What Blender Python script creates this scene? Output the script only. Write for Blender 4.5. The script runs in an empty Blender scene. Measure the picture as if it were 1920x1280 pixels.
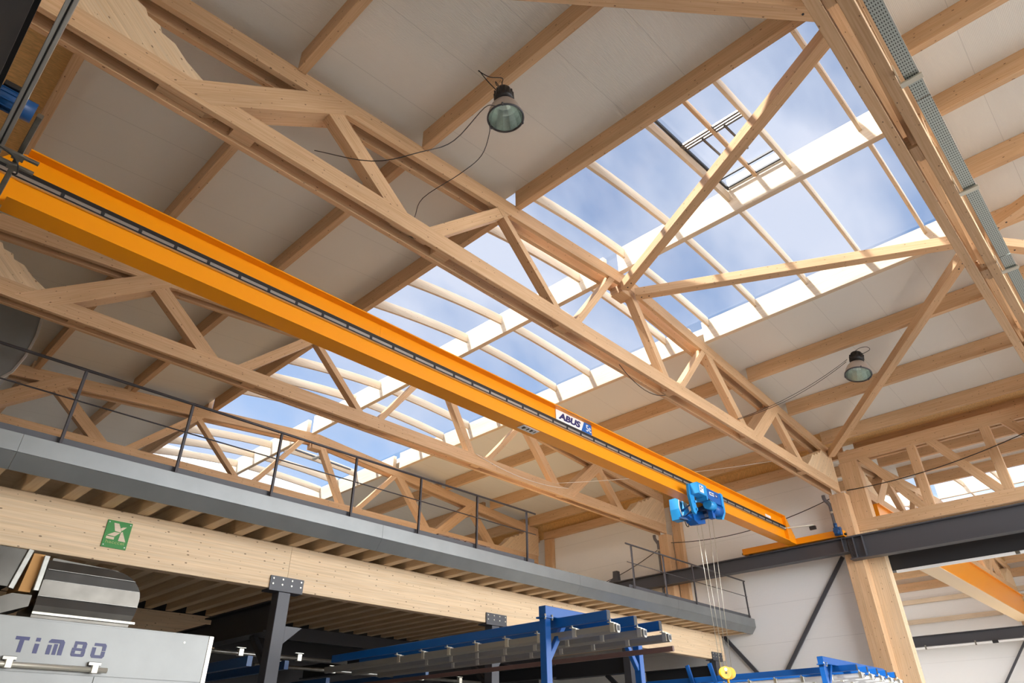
import bpy, bmesh, math, random
from mathutils import Vector, Matrix
random.seed(7)
S = bpy.context.scene
C = bpy.context.collection
CZ = 1.6                                   # eye height
# ------------------------------------------------------------------ camera
cam = bpy.data.cameras.new('camera'); co = bpy.data.objects.new('camera', cam); C.objects.link(co)
Rv = Vector((0.69089823, -0.72289828, -0.00881508)); Uv = Vector((-0.37466916, -0.36845865, 0.85080035)); Fv = Vector((0.61829011, 0.58451373, 0.52541512))
M = Matrix((Rv, Uv, -Fv)).transposed().to_4x4(); M.translation = Vector((0, 0, CZ)); co.matrix_world = M
cam.sensor_width = 36; cam.lens = 1253.4 / 1920 * 36; cam.clip_start = .05; cam.clip_end = 500
S.camera = co
# ------------------------------------------------------------------ sky, sun, exposure
S.view_settings.view_transform = 'Standard'; S.view_settings.look = 'None'; S.view_settings.gamma = 1
S.view_settings.use_curve_mapping = False; S.view_settings.exposure = .29
HORIZON_FILL = 36.0      # bright low sky band, added as fill through the open side
W = bpy.data.worlds.new('sky'); S.world = W; W.use_nodes = True
wn = W.node_tree.nodes; wl_ = W.node_tree.links; wn.clear()
sky = wn.new('ShaderNodeTexSky'); sky.sky_type = 'NISHITA'; sky.sun_disc = False
sky.sun_elevation = math.radians(48); sky.sun_rotation = math.radians(293); sky.ozone_density = 1.6; sky.dust_density = .6
wtc = wn.new('ShaderNodeTexCoord'); wmp = wn.new('ShaderNodeMapping'); wmp.inputs['Scale'].default_value = (1.6, 3.2, 2.2)
wmp.inputs['Rotation'].default_value = (0, 0, .5)
wno = wn.new('ShaderNodeTexNoise'); wno.inputs['Scale'].default_value = 1.15; wno.inputs['Detail'].default_value = 5; wno.inputs['Roughness'].default_value = .5
wr = wn.new('ShaderNodeValToRGB'); wr.color_ramp.elements[0].position = .42; wr.color_ramp.elements[1].position = .60
wmx = wn.new('ShaderNodeMixRGB'); wmx.inputs[2].default_value = (1.8, 1.95, 2.35, 1)
wsc = wn.new('ShaderNodeVectorMath'); wsc.operation = 'MULTIPLY'; wsc.inputs[1].default_value = (.62, .62, .61)
wbg = wn.new('ShaderNodeBackground'); wbg.inputs[1].default_value = .30
wout = wn.new('ShaderNodeOutputWorld')
wl_.new(wtc.outputs['Generated'], wmp.inputs[0]); wl_.new(wmp.outputs[0], wno.inputs[0]); wl_.new(wno.outputs[0], wr.inputs[0])
wl_.new(wr.outputs[0], wmx.inputs[0]); wl_.new(sky.outputs[0], wsc.inputs[0]); wl_.new(wsc.outputs[0], wmx.inputs[1])
wsp = wn.new('ShaderNodeSeparateXYZ'); wl_.new(wtc.outputs['Generated'], wsp.inputs[0])
whz = wn.new('ShaderNodeMapRange'); whz.inputs[1].default_value = .06; whz.inputs[2].default_value = .27; whz.inputs[3].default_value = 1; whz.inputs[4].default_value = 0
wl_.new(wsp.outputs[2], whz.inputs[0])
wadd = wn.new('ShaderNodeMixRGB'); wadd.inputs[2].default_value = (HORIZON_FILL, HORIZON_FILL*1.02, HORIZON_FILL*1.06, 1); wl_.new(whz.outputs[0], wadd.inputs[0]); wl_.new(wmx.outputs[0], wadd.inputs[1])
wl_.new(wadd.outputs[0], wbg.inputs[0]); wl_.new(wbg.outputs[0], wout.inputs[0])
sun = bpy.data.lights.new('sun', 'SUN'); sun.energy = 7.5; sun.angle = math.radians(4); sun.color = (1, .96, .9)
so = bpy.data.objects.new('sun', sun); C.objects.link(so)
so.rotation_euler = Vector((.62, -.26, -.8)).to_track_quat('-Z', 'Y').to_euler()

# ------------------------------------------------------------------ materials
def srgb(r, g, b):
    f = lambda c: ((c/255+.055)/1.055)**2.4 if c > 10 else c/255/12.92
    return (f(r), f(g), f(b), 1)
def mat(name, col, rough=.6, metal=0, spec=.5, noise=0, nscale=8, bump=0, stretch=None, coord='Object'):
    m = bpy.data.materials.new(name); m.use_nodes = True; n = m.node_tree.nodes; l = m.node_tree.links
    b = n['Principled BSDF']; b.inputs['Base Color'].default_value = col; b.inputs['Roughness'].default_value = rough
    b.inputs['Metallic'].default_value = metal; b.inputs['Specular IOR Level'].default_value = spec
    if noise or bump:
        tc = n.new('ShaderNodeTexCoord'); mp = n.new('ShaderNodeMapping'); mp.inputs['Scale'].default_value = stretch or (1, 1, 1)
        no = n.new('ShaderNodeTexNoise'); no.inputs['Scale'].default_value = nscale; no.inputs['Detail'].default_value = 5
        l.new(tc.outputs[coord], mp.inputs[0]); l.new(mp.outputs[0], no.inputs[0])
        if noise:
            mx = n.new('ShaderNodeMixRGB'); mx.blend_type = 'MULTIPLY'; mx.inputs[0].default_value = noise
            mx.inputs[1].default_value = col
            r = n.new('ShaderNodeValToRGB'); r.color_ramp.elements[0].position = .3; r.color_ramp.elements[1].position = .7
            r.color_ramp.elements[0].color = (.35, .35, .35, 1)
            l.new(no.outputs[0], r.inputs[0]); l.new(r.outputs[0], mx.inputs[2]); l.new(mx.outputs[0], b.inputs['Base Color'])
        if bump:
            bp = n.new('ShaderNodeBump'); bp.inputs['Strength'].default_value = bump; bp.inputs['Distance'].default_value = .02
            l.new(no.outputs[0], bp.inputs['Height']); l.new(bp.outputs[0], b.inputs['Normal'])
    return m
def wood(name, light, dark, knots=.5, lam=0):
    m = bpy.data.materials.new(name); m.use_nodes = True; n = m.node_tree.nodes; l = m.node_tree.links
    b = n['Principled BSDF']; b.inputs['Roughness'].default_value = .55; b.inputs['Specular IOR Level'].default_value = .3
    tc = n.new('ShaderNodeTexCoord')
    mp = n.new('ShaderNodeMapping'); mp.inputs['Scale'].default_value = (.8, 30, 1); l.new(tc.outputs['UV'], mp.inputs[0])
    no = n.new('ShaderNodeTexNoise'); no.inputs['Scale'].default_value = 1.6; no.inputs['Detail'].default_value = 6; no.inputs['Distortion'].default_value = .4
    l.new(mp.outputs[0], no.inputs[0])
    r = n.new('ShaderNodeValToRGB'); r.color_ramp.elements[0].position = .34; r.color_ramp.elements[1].position = .62
    r.color_ramp.elements[0].color = dark; r.color_ramp.elements[1].color = light; l.new(no.outputs[0], r.inputs[0])
    # knots: sparse small dark ellipses
    mk = n.new('ShaderNodeMapping'); mk.inputs['Scale'].default_value = (5.5, 11, 1); l.new(tc.outputs['UV'], mk.inputs[0])
    vo = n.new('ShaderNodeTexVoronoi'); vo.voronoi_dimensions = '2D'; vo.inputs['Scale'].default_value = 1.0; l.new(mk.outputs[0], vo.inputs['Vector'])
    sep = n.new('ShaderNodeSeparateColor'); l.new(vo.outputs['Color'], sep.inputs[0])
    sz = n.new('ShaderNodeMath'); sz.operation = 'MULTIPLY_ADD'; sz.inputs[1].default_value = .20; sz.inputs[2].default_value = -.20 + .20*knots*.55
    l.new(sep.outputs[0], sz.inputs[0])
    ls = n.new('ShaderNodeMath'); ls.operation = 'LESS_THAN'; l.new(vo.outputs['Distance'], ls.inputs[0]); l.new(sz.outputs[0], ls.inputs[1])
    mx = n.new('ShaderNodeMixRGB'); mx.inputs[2].default_value = (.12, .055, .022, 1); l.new(r.outputs[0], mx.inputs[1])
    fa = n.new('ShaderNodeMath'); fa.operation = 'MULTIPLY'; fa.inputs[1].default_value = .75; l.new(ls.outputs[0], fa.inputs[0]); l.new(fa.outputs[0], mx.inputs[0])
    last = mx
    # board to board tone
    mb = n.new('ShaderNodeMapping'); mb.inputs['Scale'].default_value = (.35, 24 if lam else 3, 1); l.new(tc.outputs['UV'], mb.inputs[0])
    vb = n.new('ShaderNodeTexNoise'); vb.inputs['Scale'].default_value = 1; vb.inputs['Detail'].default_value = 1; l.new(mb.outputs[0], vb.inputs[0])
    hb = n.new('ShaderNodeHueSaturation'); mr = n.new('ShaderNodeMapRange'); mr.inputs[3].default_value = .91; mr.inputs[4].default_value = 1.07
    mr.inputs[1].default_value = .3; mr.inputs[2].default_value = .7
    l.new(vb.outputs[0], mr.inputs[0]); l.new(mr.outputs[0], hb.inputs['Value']); l.new(last.outputs[0], hb.inputs['Color'])
    l.new(hb.outputs[0], b.inputs['Base Color'])
    return m
M_WOOD = wood('spruce_timber', srgb(220, 184, 144), srgb(206, 166, 124), .9)
M_GLU = wood('glulam_timber', srgb(232, 206, 170), srgb(222, 192, 152), 1.0, 1)
M_PALE = wood('pale_planed_timber', srgb(228, 210, 184), srgb(216, 194, 164), .6)
M_JOIST = wood('joist_timber', srgb(228, 202, 164), srgb(216, 186, 146), .5)
M_OSB = mat('oriented_strand_board', srgb(250, 206, 138), .7, noise=.5, nscale=7, stretch=(1.5, 9, 1.5), bump=.3)
M_WALL = mat('white_wall_panel', srgb(232, 228, 220), .6)
M_FLOOR = mat('concrete_floor', srgb(216, 210, 202), .5, noise=.25, nscale=1.5)
M_GROUND = mat('bounce_yard', srgb(200, 196, 190), .8, noise=.2, nscale=.6)
M_YEL = mat('yellow_crane_paint', srgb(247, 155, 0), .35, spec=.5)
M_YEL_LIT = mat('yellow_paint_lit_cream', srgb(244, 214, 170), .5)  # crane yellow with the reflected light put into its colour
M_BLUE = mat('blue_powder_coat', srgb(0, 90, 170), .4)
M_LBLUE = mat('light_blue_paint', srgb(40, 150, 215), .35)
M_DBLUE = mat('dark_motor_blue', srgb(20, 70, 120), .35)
M_STEEL = mat('anthracite_steel', srgb(74, 74, 78), .45, spec=.5)
M_DSTEEL = mat('black_steel', srgb(44, 44, 46), .5)
M_GALV = mat('galvanised_steel', srgb(150, 148, 140), .3, metal=.9, noise=.35, nscale=14)
M_ZINC = mat('bright_zinc', srgb(206, 202, 186), .35, metal=.6)
M_SILV = mat('silver_rail', srgb(158, 156, 148), .35, metal=.5)
M_SHEET = mat('brushed_steel_sheet', srgb(150, 151, 147), .42, metal=.45, noise=.2, nscale=2)
M_FASC = mat('grey_folded_sheet', srgb(140, 143, 142), .36, metal=.6, noise=.18, nscale=2.2)
M_RAIL = mat('dark_railing_steel', srgb(62, 58, 60), .4, metal=.3)
M_BLK = mat('black_plastic', srgb(28, 26, 26), .45)
M_RUB = mat('black_rubber', srgb(22, 22, 22), .7)
M_WHT = mat('white_enamel', srgb(236, 236, 234), .45)
M_GRN = mat('green_sign_paint', srgb(36, 130, 40), .5)
M_NAVY = mat('navy_lettering', srgb(30, 32, 98), .35)
M_CABLE = mat('black_cable', srgb(30, 28, 26), .5)
M_WCABLE = mat('white_cable', srgb(236, 230, 220), .5)
M_ALU = mat('aluminium', srgb(200, 200, 196), .3, metal=.8)
M_BROWN = mat('brown_primer_steel', srgb(120, 92, 84), .5, metal=.2)
M_PIPE = mat('grey_plastic_pipe', srgb(104, 102, 104), .45)
M_SHADE = mat('dark_shade_backdrop', srgb(46, 44, 44), .8)
M_CORK = mat('yellow_hook_paint', srgb(250, 190, 20), .35)
# ribbed roof sheet
def ribbed(name, col, axis_scale, strength=.25):
    m = mat(name, col, .55); n = m.node_tree.nodes; l = m.node_tree.links; b = n['Principled BSDF']
    tc = n.new('ShaderNodeTexCoord'); mp = n.new('ShaderNodeMapping'); mp.inputs['Scale'].default_value = axis_scale
    wv = n.new('ShaderNodeTexWave'); wv.wave_type = 'BANDS'; wv.bands_direction = 'X'; wv.inputs['Scale'].default_value = 1
    l.new(tc.outputs['Object'], mp.inputs[0]); l.new(mp.outputs[0], wv.inputs[0])
    bp = n.new('ShaderNodeBump'); bp.inputs['Strength'].default_value = strength; bp.inputs['Distance'].default_value = .004
    l.new(wv.outputs[0], bp.inputs['Height']); l.new(bp.outputs[0], b.inputs['Normal'])
    # panel joints
    sp = n.new('ShaderNodeSeparateXYZ'); l.new(tc.outputs['Object'], sp.inputs[0])
    a = n.new('ShaderNodeMath'); a.operation = 'FRACT'; s = n.new('ShaderNodeMath'); s.operation = 'MULTIPLY'; s.inputs[1].default_value = 1/1.1
    l.new(sp.outputs[2 if 'wall' in name else 1], s.inputs[0]); l.new(s.outputs[0], a.inputs[0])
    c = n.new('ShaderNodeMath'); c.operation = 'LESS_THAN'; c.inputs[1].default_value = .008; l.new(a.outputs[0], c.inputs[0])
    mx = n.new('ShaderNodeMixRGB'); mx.inputs[1].default_value = col; mx.inputs[2].default_value = (col[0]*.78, col[1]*.78, col[2]*.78, 1)
    l.new(c.outputs[0], mx.inputs[0]); l.new(mx.outputs[0], b.inputs['Base Color'])
    return m
# mapping X carries the object's Y so that ribs run along X
def rot_rib(m):
    for nd in m.node_tree.nodes:
        if nd.type == 'MAPPING': nd.inputs['Rotation'].default_value = (0, 0, math.radians(90)); nd.inputs['Scale'].default_value = (16, 16, 16)
    return m
M_ROOF = rot_rib(ribbed('ribbed_roof_panel', srgb(232, 230, 222), (1, 0, 0), .35))
M_RWALL = ribbed('ribbed_wall_panel', srgb(242, 241, 238), (1, 0, 0), .3)
for nd in M_RWALL.node_tree.nodes:
    if nd.type == 'MAPPING': nd.inputs['Rotation'].default_value = (0, math.radians(90), 0); nd.inputs['Scale'].default_value = (7, 7, 7)
# polycarbonate sheet
M_POLY = bpy.data.materials.new('polycarbonate_sheet'); M_POLY.use_nodes = True
n = M_POLY.node_tree.nodes; l = M_POLY.node_tree.links; n.clear()
o_ = n.new('ShaderNodeOutputMaterial'); m1 = n.new('ShaderNodeMixShader'); tr = n.new('ShaderNodeBsdfTransparent'); tl = n.new('ShaderNodeBsdfTranslucent')
tr.inputs[0].default_value = (.93, .96, 1, 1); tl.inputs[0].default_value = (.9, .92, .95, 1); m1.inputs[0].default_value = .04
m2 = n.new('ShaderNodeMixShader'); gl = n.new('ShaderNodeBsdfGlossy'); gl.inputs['Roughness'].default_value = .25; m2.inputs[0].default_value = .04
l.new(tr.outputs[0], m1.inputs[1]); l.new(tl.outputs[0], m1.inputs[2]); l.new(m1.outputs[0], m2.inputs[1]); l.new(gl.outputs[0], m2.inputs[2])
l.new(m2.outputs[0], o_.inputs[0])
M_LENS = bpy.data.materials.new('lamp_glass'); M_LENS.use_nodes = True
b = M_LENS.node_tree.nodes['Principled BSDF']; b.inputs['Base Color'].default_value = (.8, .9, .86, 1); b.inputs['Transmission Weight'].default_value = .9; b.inputs['Roughness'].default_value = .05; b.inputs['IOR'].default_value = 1.1
M_REFL = mat('faceted_reflector', srgb(222, 232, 226), .22, metal=1, noise=.25, nscale=5)
# perforated tray
M_TRAY = mat('perforated_tray', srgb(176, 184, 178), .38, metal=.7)
n = M_TRAY.node_tree.nodes; l = M_TRAY.node_tree.links; b = n['Principled BSDF']
tc = n.new('ShaderNodeTexCoord'); mp = n.new('ShaderNodeMapping'); mp.inputs['Scale'].default_value = (20, 42, 1); l.new(tc.outputs['UV'], mp.inputs[0])
sp = n.new('ShaderNodeSeparateXYZ'); l.new(mp.outputs[0], sp.inputs[0])
def frac_box(out, lo):
    f = n.new('ShaderNodeMath'); f.operation = 'FRACT'; l.new(out, f.inputs[0]); g = n.new('ShaderNodeMath'); g.operation = 'GREATER_THAN'; g.inputs[1].default_value = lo; l.new(f.outputs[0], g.inputs[0]); return g
fx = frac_box(sp.outputs[0], .5); fy = frac_box(sp.outputs[1], .6)
mm = n.new('ShaderNodeMath'); mm.operation = 'MULTIPLY'; l.new(fx.outputs[0], mm.inputs[0]); l.new(fy.outputs[0], mm.inputs[1])
mx = n.new('ShaderNodeMixRGB'); mx.inputs[1].default_value = srgb(176, 184, 178); mx.inputs[2].default_value = srgb(70, 70, 66); l.new(mm.outputs[0], mx.inputs[0]); l.new(mx.outputs[0], b.inputs['Base Color'])

# ------------------------------------------------------------------ mesh builder
class MB:
    def __init__(s): s.v = []; s.f = []; s.uv = []; s.sm = []
    def tx(s, f): s.v = [Vector(f(v)) for v in s.v]; return s
    def face(s, idx, uvs, smooth=False): s.f.append(idx); s.uv.append(uvs); s.sm.append(smooth)
    def frame(s, p0, p1, w, h, up=(0, 0, 1), ext=0, taper=1):
        p0, p1 = Vector(p0), Vector(p1); d = p1-p0; L = d.length; d.normalize(); up = Vector(up)
        sd = d.cross(up)
        if sd.length < 1e-4: sd = d.cross(Vector((1, 0, 0)))
        sd.normalize(); u = sd.cross(d).normalized(); b = len(s.v)
        p0 = p0-d*ext; p1 = p1+d*ext
        c = min(.006, w*.12, h*.12)
        prof = [(-w/2+c, -h/2), (w/2-c, -h/2), (w/2, -h/2+c), (w/2, h/2-c), (w/2-c, h/2), (-w/2+c, h/2), (-w/2, h/2-c), (-w/2, -h/2+c)]
        for e, p in enumerate((p0, p1)):
            k = taper if e else 1
            for a, q in prof: s.v.append(p+sd*a*k+u*q*k)
        per = 0; L = (p1-p0).length
        for i in range(8):
            j = (i+1) % 8; q = math.hypot(prof[j][0]-prof[i][0], prof[j][1]-prof[i][1])
            s.face([b+i, b+i+8, b+j+8, b+j], [(0, per), (L, per), (L, per+q), (0, per+q)]); per += q
        s.face([b+i for i in range(8)], [(a*.2, q) for a, q in prof]); s.face([b+15-i for i in range(8)], [(a*.2, q) for a, q in prof[::-1]])
        return s
    def box(s, x0, x1, y0, y1, z0, z1):
        if x1 < x0: x0, x1 = x1, x0
        if y1 < y0: y0, y1 = y1, y0
        dx, dy, dz = x1-x0, y1-y0, z1-z0; cx, cy, cz = (x0+x1)/2, (y0+y1)/2, (z0+z1)/2
        if dx >= dy and dx >= dz: return s.frame((x0, cy, cz), (x1, cy, cz), dy, dz)
        if dy >= dz: return s.frame((cx, y0, cz), (cx, y1, cz), dx, dz)
        return s.frame((cx, cy, z0), (cx, cy, z1), dy, dx, up=(1, 0, 0))
    def prism(s, poly, plane, a0, a1, ud=(1, 0)):
        """poly in 2D; plane 'xz' extrudes along y, 'yz' along x, 'xy' along z"""
        ar = sum(poly[i][0]*poly[(i+1) % len(poly)][1]-poly[(i+1) % len(poly)][0]*poly[i][1] for i in range(len(poly)))
        if ar < 0: poly = poly[::-1]
        def P(q, a): return Vector((q[0], a, q[1])) if plane == 'xz' else Vector((a, q[0], q[1])) if plane == 'yz' else Vector((q[0], q[1], a))
        b = len(s.v); n_ = len(poly); ln = math.hypot(*ud); ud = (ud[0]/ln, ud[1]/ln)
        uvf = lambda q: (q[0]*ud[0]+q[1]*ud[1], -q[0]*ud[1]+q[1]*ud[0])
        for q in poly: s.v.append(P(q, a0))
        for q in poly: s.v.append(P(q, a1))
        fl = plane == 'xz'
        A = list(range(b, b+n_)); B = list(range(b+n_, b+2*n_)); ua = [uvf(q) for q in poly]
        if fl: s.face(A, ua); s.face(B[::-1], ua[::-1])
        else: s.face(A[::-1], ua[::-1]); s.face(B, ua)
        for i in range(n_):
            j = (i+1) % n_
            u0, u1 = uvf(poly[i]), uvf(poly[j]); d = a1-a0
            if abs(poly[j][0]-poly[i][0])*abs(ud[0])+abs(poly[j][1]-poly[i][1])*abs(ud[1]) > .0:
                q = [(u0[0], u0[1]), (u1[0], u0[1]), (u1[0], u0[1]+d), (u0[0], u0[1]+d)]
            F = [b+i, b+j, b+n_+j, b+n_+i]
            if fl: s.face(F[::-1], q[::-1])
            else: s.face(F, q)
        return s
    def cyl(s, p0, p1, r, n_=14, r2=None, caps=True):
        p0, p1 = Vector(p0), Vector(p1); d = (p1-p0); L = d.length; d.normalize(); r2 = r if r2 is None else r2
        a = d.cross(Vector((0, 0, 1)))
        if a.length < 1e-3: a = Vector((1, 0, 0))
        a.normalize(); c = d.cross(a); b = len(s.v)
        for p, rr in ((p0, r), (p1, r2)):
            for i in range(n_):
                t = 2*math.pi*i/n_; s.v.append(p+a*math.cos(t)*rr+c*math.sin(t)*rr)
        for i in range(n_):
            j = (i+1) % n_; s.face([b+i, b+j, b+n_+j, b+n_+i], [(0, i*.1), (0, i*.1+.1), (L, i*.1+.1), (L, i*.1)], True)
        if caps:
            s.face([b+n_-1-i for i in range(n_)], [(0, 0)]*n_); s.face([b+n_+i for i in range(n_)], [(0, 0)]*n_)
        return s
    def lathe(s, c, prof, n_=28, ax=(0, 0, 1), flat=False):
        c = Vector(c); ax = Vector(ax).normalized(); a = ax.cross(Vector((0, 1, .01))).normalized(); e = ax.cross(a); b = len(s.v)
        for r, h in prof:
            for i in range(n_):
                t = 2*math.pi*i/n_; s.v.append(c+ax*h+(a*math.cos(t)+e*math.sin(t))*r)
        for k in range(len(prof)-1):
            for i in range(n_):
                j = (i+1) % n_; s.face([b+k*n_+i, b+k*n_+j, b+(k+1)*n_+j, b+(k+1)*n_+i], [(0, 0)]*4, not flat)
        return s
    def tube(s, pts, r, n_=6, close=False):
        pts = [Vector(p) for p in pts]
        if 3 <= len(pts) <= 9:
            q = [pts[0]*2-pts[1]]+pts+[pts[-1]*2-pts[-2]]; o = []
            for i in range(1, len(q)-2):
                for k in range(5):
                    t = k/5; o.append(.5*((2*q[i])+(q[i+1]-q[i-1])*t+(2*q[i-1]-5*q[i]+4*q[i+1]-q[i+2])*t*t+(3*q[i]-q[i-1]-3*q[i+1]+q[i+2])*t**3))
            pts = o+[q[-2]]
        up_ = 0; b = len(s.v); up = Vector((.13, .21, .97)).normalized(); N = len(pts)
        for k, p in enumerate(pts):
            d = (pts[min(k+1, N-1)]-pts[max(k-1, 0)]).normalized(); a = d.cross(up)
            if a.length < .1: a = d.cross(Vector((1, 0, 0)))
            a.normalize(); c = d.cross(a)
            for i in range(n_):
                t = 2*math.pi*i/n_; s.v.append(p+(a*math.cos(t)+c*math.sin(t))*r)
        for k in range(N-1):
            for i in range(n_):
                j = (i+1) % n_; s.face([b+k*n_+i, b+k*n_+j, b+(k+1)*n_+j, b+(k+1)*n_+i], [(k*.1, 0)]*4, True)
        s.face([b+n_-1-i for i in range(n_)], [(0, 0)]*n_); s.face([b+(N-1)*n_+i for i in range(n_)], [(0, 0)]*n_)
        return s
WL = {}
def setp(o, label=None, cat=None, group=None, kind=None):
    for k, v in (('label', label), ('category', cat), ('group', group), ('kind', kind)):
        if v: o[k] = v
    return o
def obj(name, mb, m, parent=None, label=None, cat=None, group=None, kind=None, uvo=True):
    vs = mb.v
    if parent is None:
        org = Vector(((min(v.x for v in vs)+max(v.x for v in vs))/2, (min(v.y for v in vs)+max(v.y for v in vs))/2, min(v.z for v in vs)))
    else: org = WL[parent.name]
    me = bpy.data.meshes.new(name); me.from_pydata([tuple(v-org) for v in vs], [], mb.f)
    uvl = me.uv_layers.new(name='uv'); ru, rv = (random.random()*40, random.random()*40) if uvo else (0, 0); k = 0
    flat = []
    for uv in mb.uv:
        for q in uv: flat += [q[0]+ru, q[1]+rv]
    uvl.data.foreach_set('uv', flat); me.polygons.foreach_set('use_smooth', mb.sm); me.materials.append(m); me.update()
    o = bpy.data.objects.new(name, me); C.objects.link(o)
    if parent is None: o.location = org
    else: o.parent = parent
    WL[o.name] = org.copy(); setp(o, label, cat, group, kind)
    return o
def empty(name, loc, label, cat, group=None):
    o = bpy.data.objects.new(name, None); C.objects.link(o); o.location = loc; WL[o.name] = Vector(loc); o.empty_display_size = .2
    return setp(o, label, cat, group)
def text(name, s, org, xd, yd, width, height, m, parent, depth=.004, bold=.0, shear=0):
    cu = bpy.data.curves.new(name, 'FONT'); cu.body = s; cu.extrude = .01; cu.offset = bold; cu.shear = shear; cu.resolution_u = 3
    t = bpy.data.objects.new(name, cu); dg = bpy.context.evaluated_depsgraph_get(); C.objects.link(t); dg.update()
    me = bpy.data.meshes.new_from_object(t.evaluated_get(dg)); bpy.data.objects.remove(t)
    xs = [v.co.x for v in me.vertices]; ys = [v.co.y for v in me.vertices]; x0, x1, y0, y1 = min(xs), max(xs), min(ys), max(ys)
    xd, yd = Vector(xd).normalized(), Vector(yd).normalized(); zd = xd.cross(yd); org = Vector(org)-WL[parent.name]
    for v in me.vertices:
        c = v.co; v.co = org+xd*(c.x-x0)/(x1-x0)*width+yd*(c.y-y0)/(y1-y0)*height+zd*(c.z/.01*depth)
    me.materials.clear(); me.materials.append(m)
    o = bpy.data.objects.new(name, me); C.objects.link(o); o.parent = parent; WL[o.name] = WL[parent.name].copy()
    return o

# ================================================================== geometry constants (metres, X along the trusses, Y along the purlins)
RX = 10.3; DX2 = 22.0                     # ridge of this nave; offset of the neighbouring nave
def CT(x, dx=0): x -= dx; return 9.65+.088*x if x < RX else 10.556-.088*(x-RX)      # top of truss top chord
RT = .34                                   # roof sheet above chord top
YT = [-5.9, .18, 6.27, 12.36, 18.45, 24.6]
ORD = ['first', 'second', 'third', 'fourth', 'fifth', 'sixth', 'seventh', 'eighth']

# ------------------------------------------------------------------ shell
obj('floor', MB().prism([(-1.0, -7), (43.6, -7), (43.6, 24.9), (-1.0, 24.9)], 'xy', -.2, 0), M_FLOOR, kind='structure')
obj('floor', MB().prism([(-60, -90), (110, -90), (110, -7.02), (-60, -7.02)], 'xy', -.25, -.05), M_GROUND, kind='structure')  # unseen yard, added to bounce sunlight into the hall
def roof_sheet(x0, x1, y0, y1, dx=0, m=None):
    z = lambda x: CT(x, dx)+RT
    obj('ceiling', MB().prism([(x0, z(x0)), (x1, z(x1)), (x1, z(x1)+.16), (x0, z(x0)+.16)], 'xz', y0, y1), m or M_ROOF, kind='structure')
SKL, SKR = 6.82, 13.66
Y_END = 24.6
for dx, ya, yb, yc in ((0, -6.2, .42, Y_END), (DX2, -6.2, -6.1, 18)):
    roof_sheet(.1+dx, SKL+dx-.05, yb, yc, dx); roof_sheet(SKR+dx+.06, 20.5+dx, yb, yc, dx)
    if dx == 0:
        roof_sheet(.1, RX, ya, yb, dx); roof_sheet(RX, 20.5, ya, yb, dx)
    roof_sheet(-1.0+dx, .1+dx, ya, yc, dx, M_OSB); roof_sheet(20.5+dx, 21.6+dx, ya, yc, dx, M_OSB)
wr_ = obj('wall_right', MB().box(21.5, 21.75, 6.64, 24.9, 0, 9.3), M_RWALL, kind='structure')
obj('wall_right', MB().box(21.5, 21.75, 6.64, 24.9, 9.3, 10.0), M_OSB, kind='structure')
obj('wall_back', MB().box(-1.2, 44, 24.9, 25.1, 0, 11.4), M_RWALL, kind='structure')
obj('wall_front_blocker', MB().box(-1.25, 5.0, -6.95, -6.75, 0, 10.4), M_WALL, kind='structure')  # unseen, added to hold daylight off the left side
obj('wall_front_blocker', MB().box(25.5, 43.7, -6.95, -6.75, 3.2, 10.4), M_WALL, kind='structure')  # unseen, added to darken the neighbouring hall; open below
obj('wall_left', MB().box(-1.25, -1.05, -7, 24.9, 0, 10.1), M_WALL, kind='structure')
obj('wall_far', MB().box(43.5, 43.75, -7, 24.9, 0, 10.1), M_RWALL, kind='structure')
obj('wall_platform_shade', MB().box(-1.0, 21.4, 19.0, 19.2, 0, 5.1), M_SHADE, kind='structure')  # dark sheet standing in for the unlit depth under the platform

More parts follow.
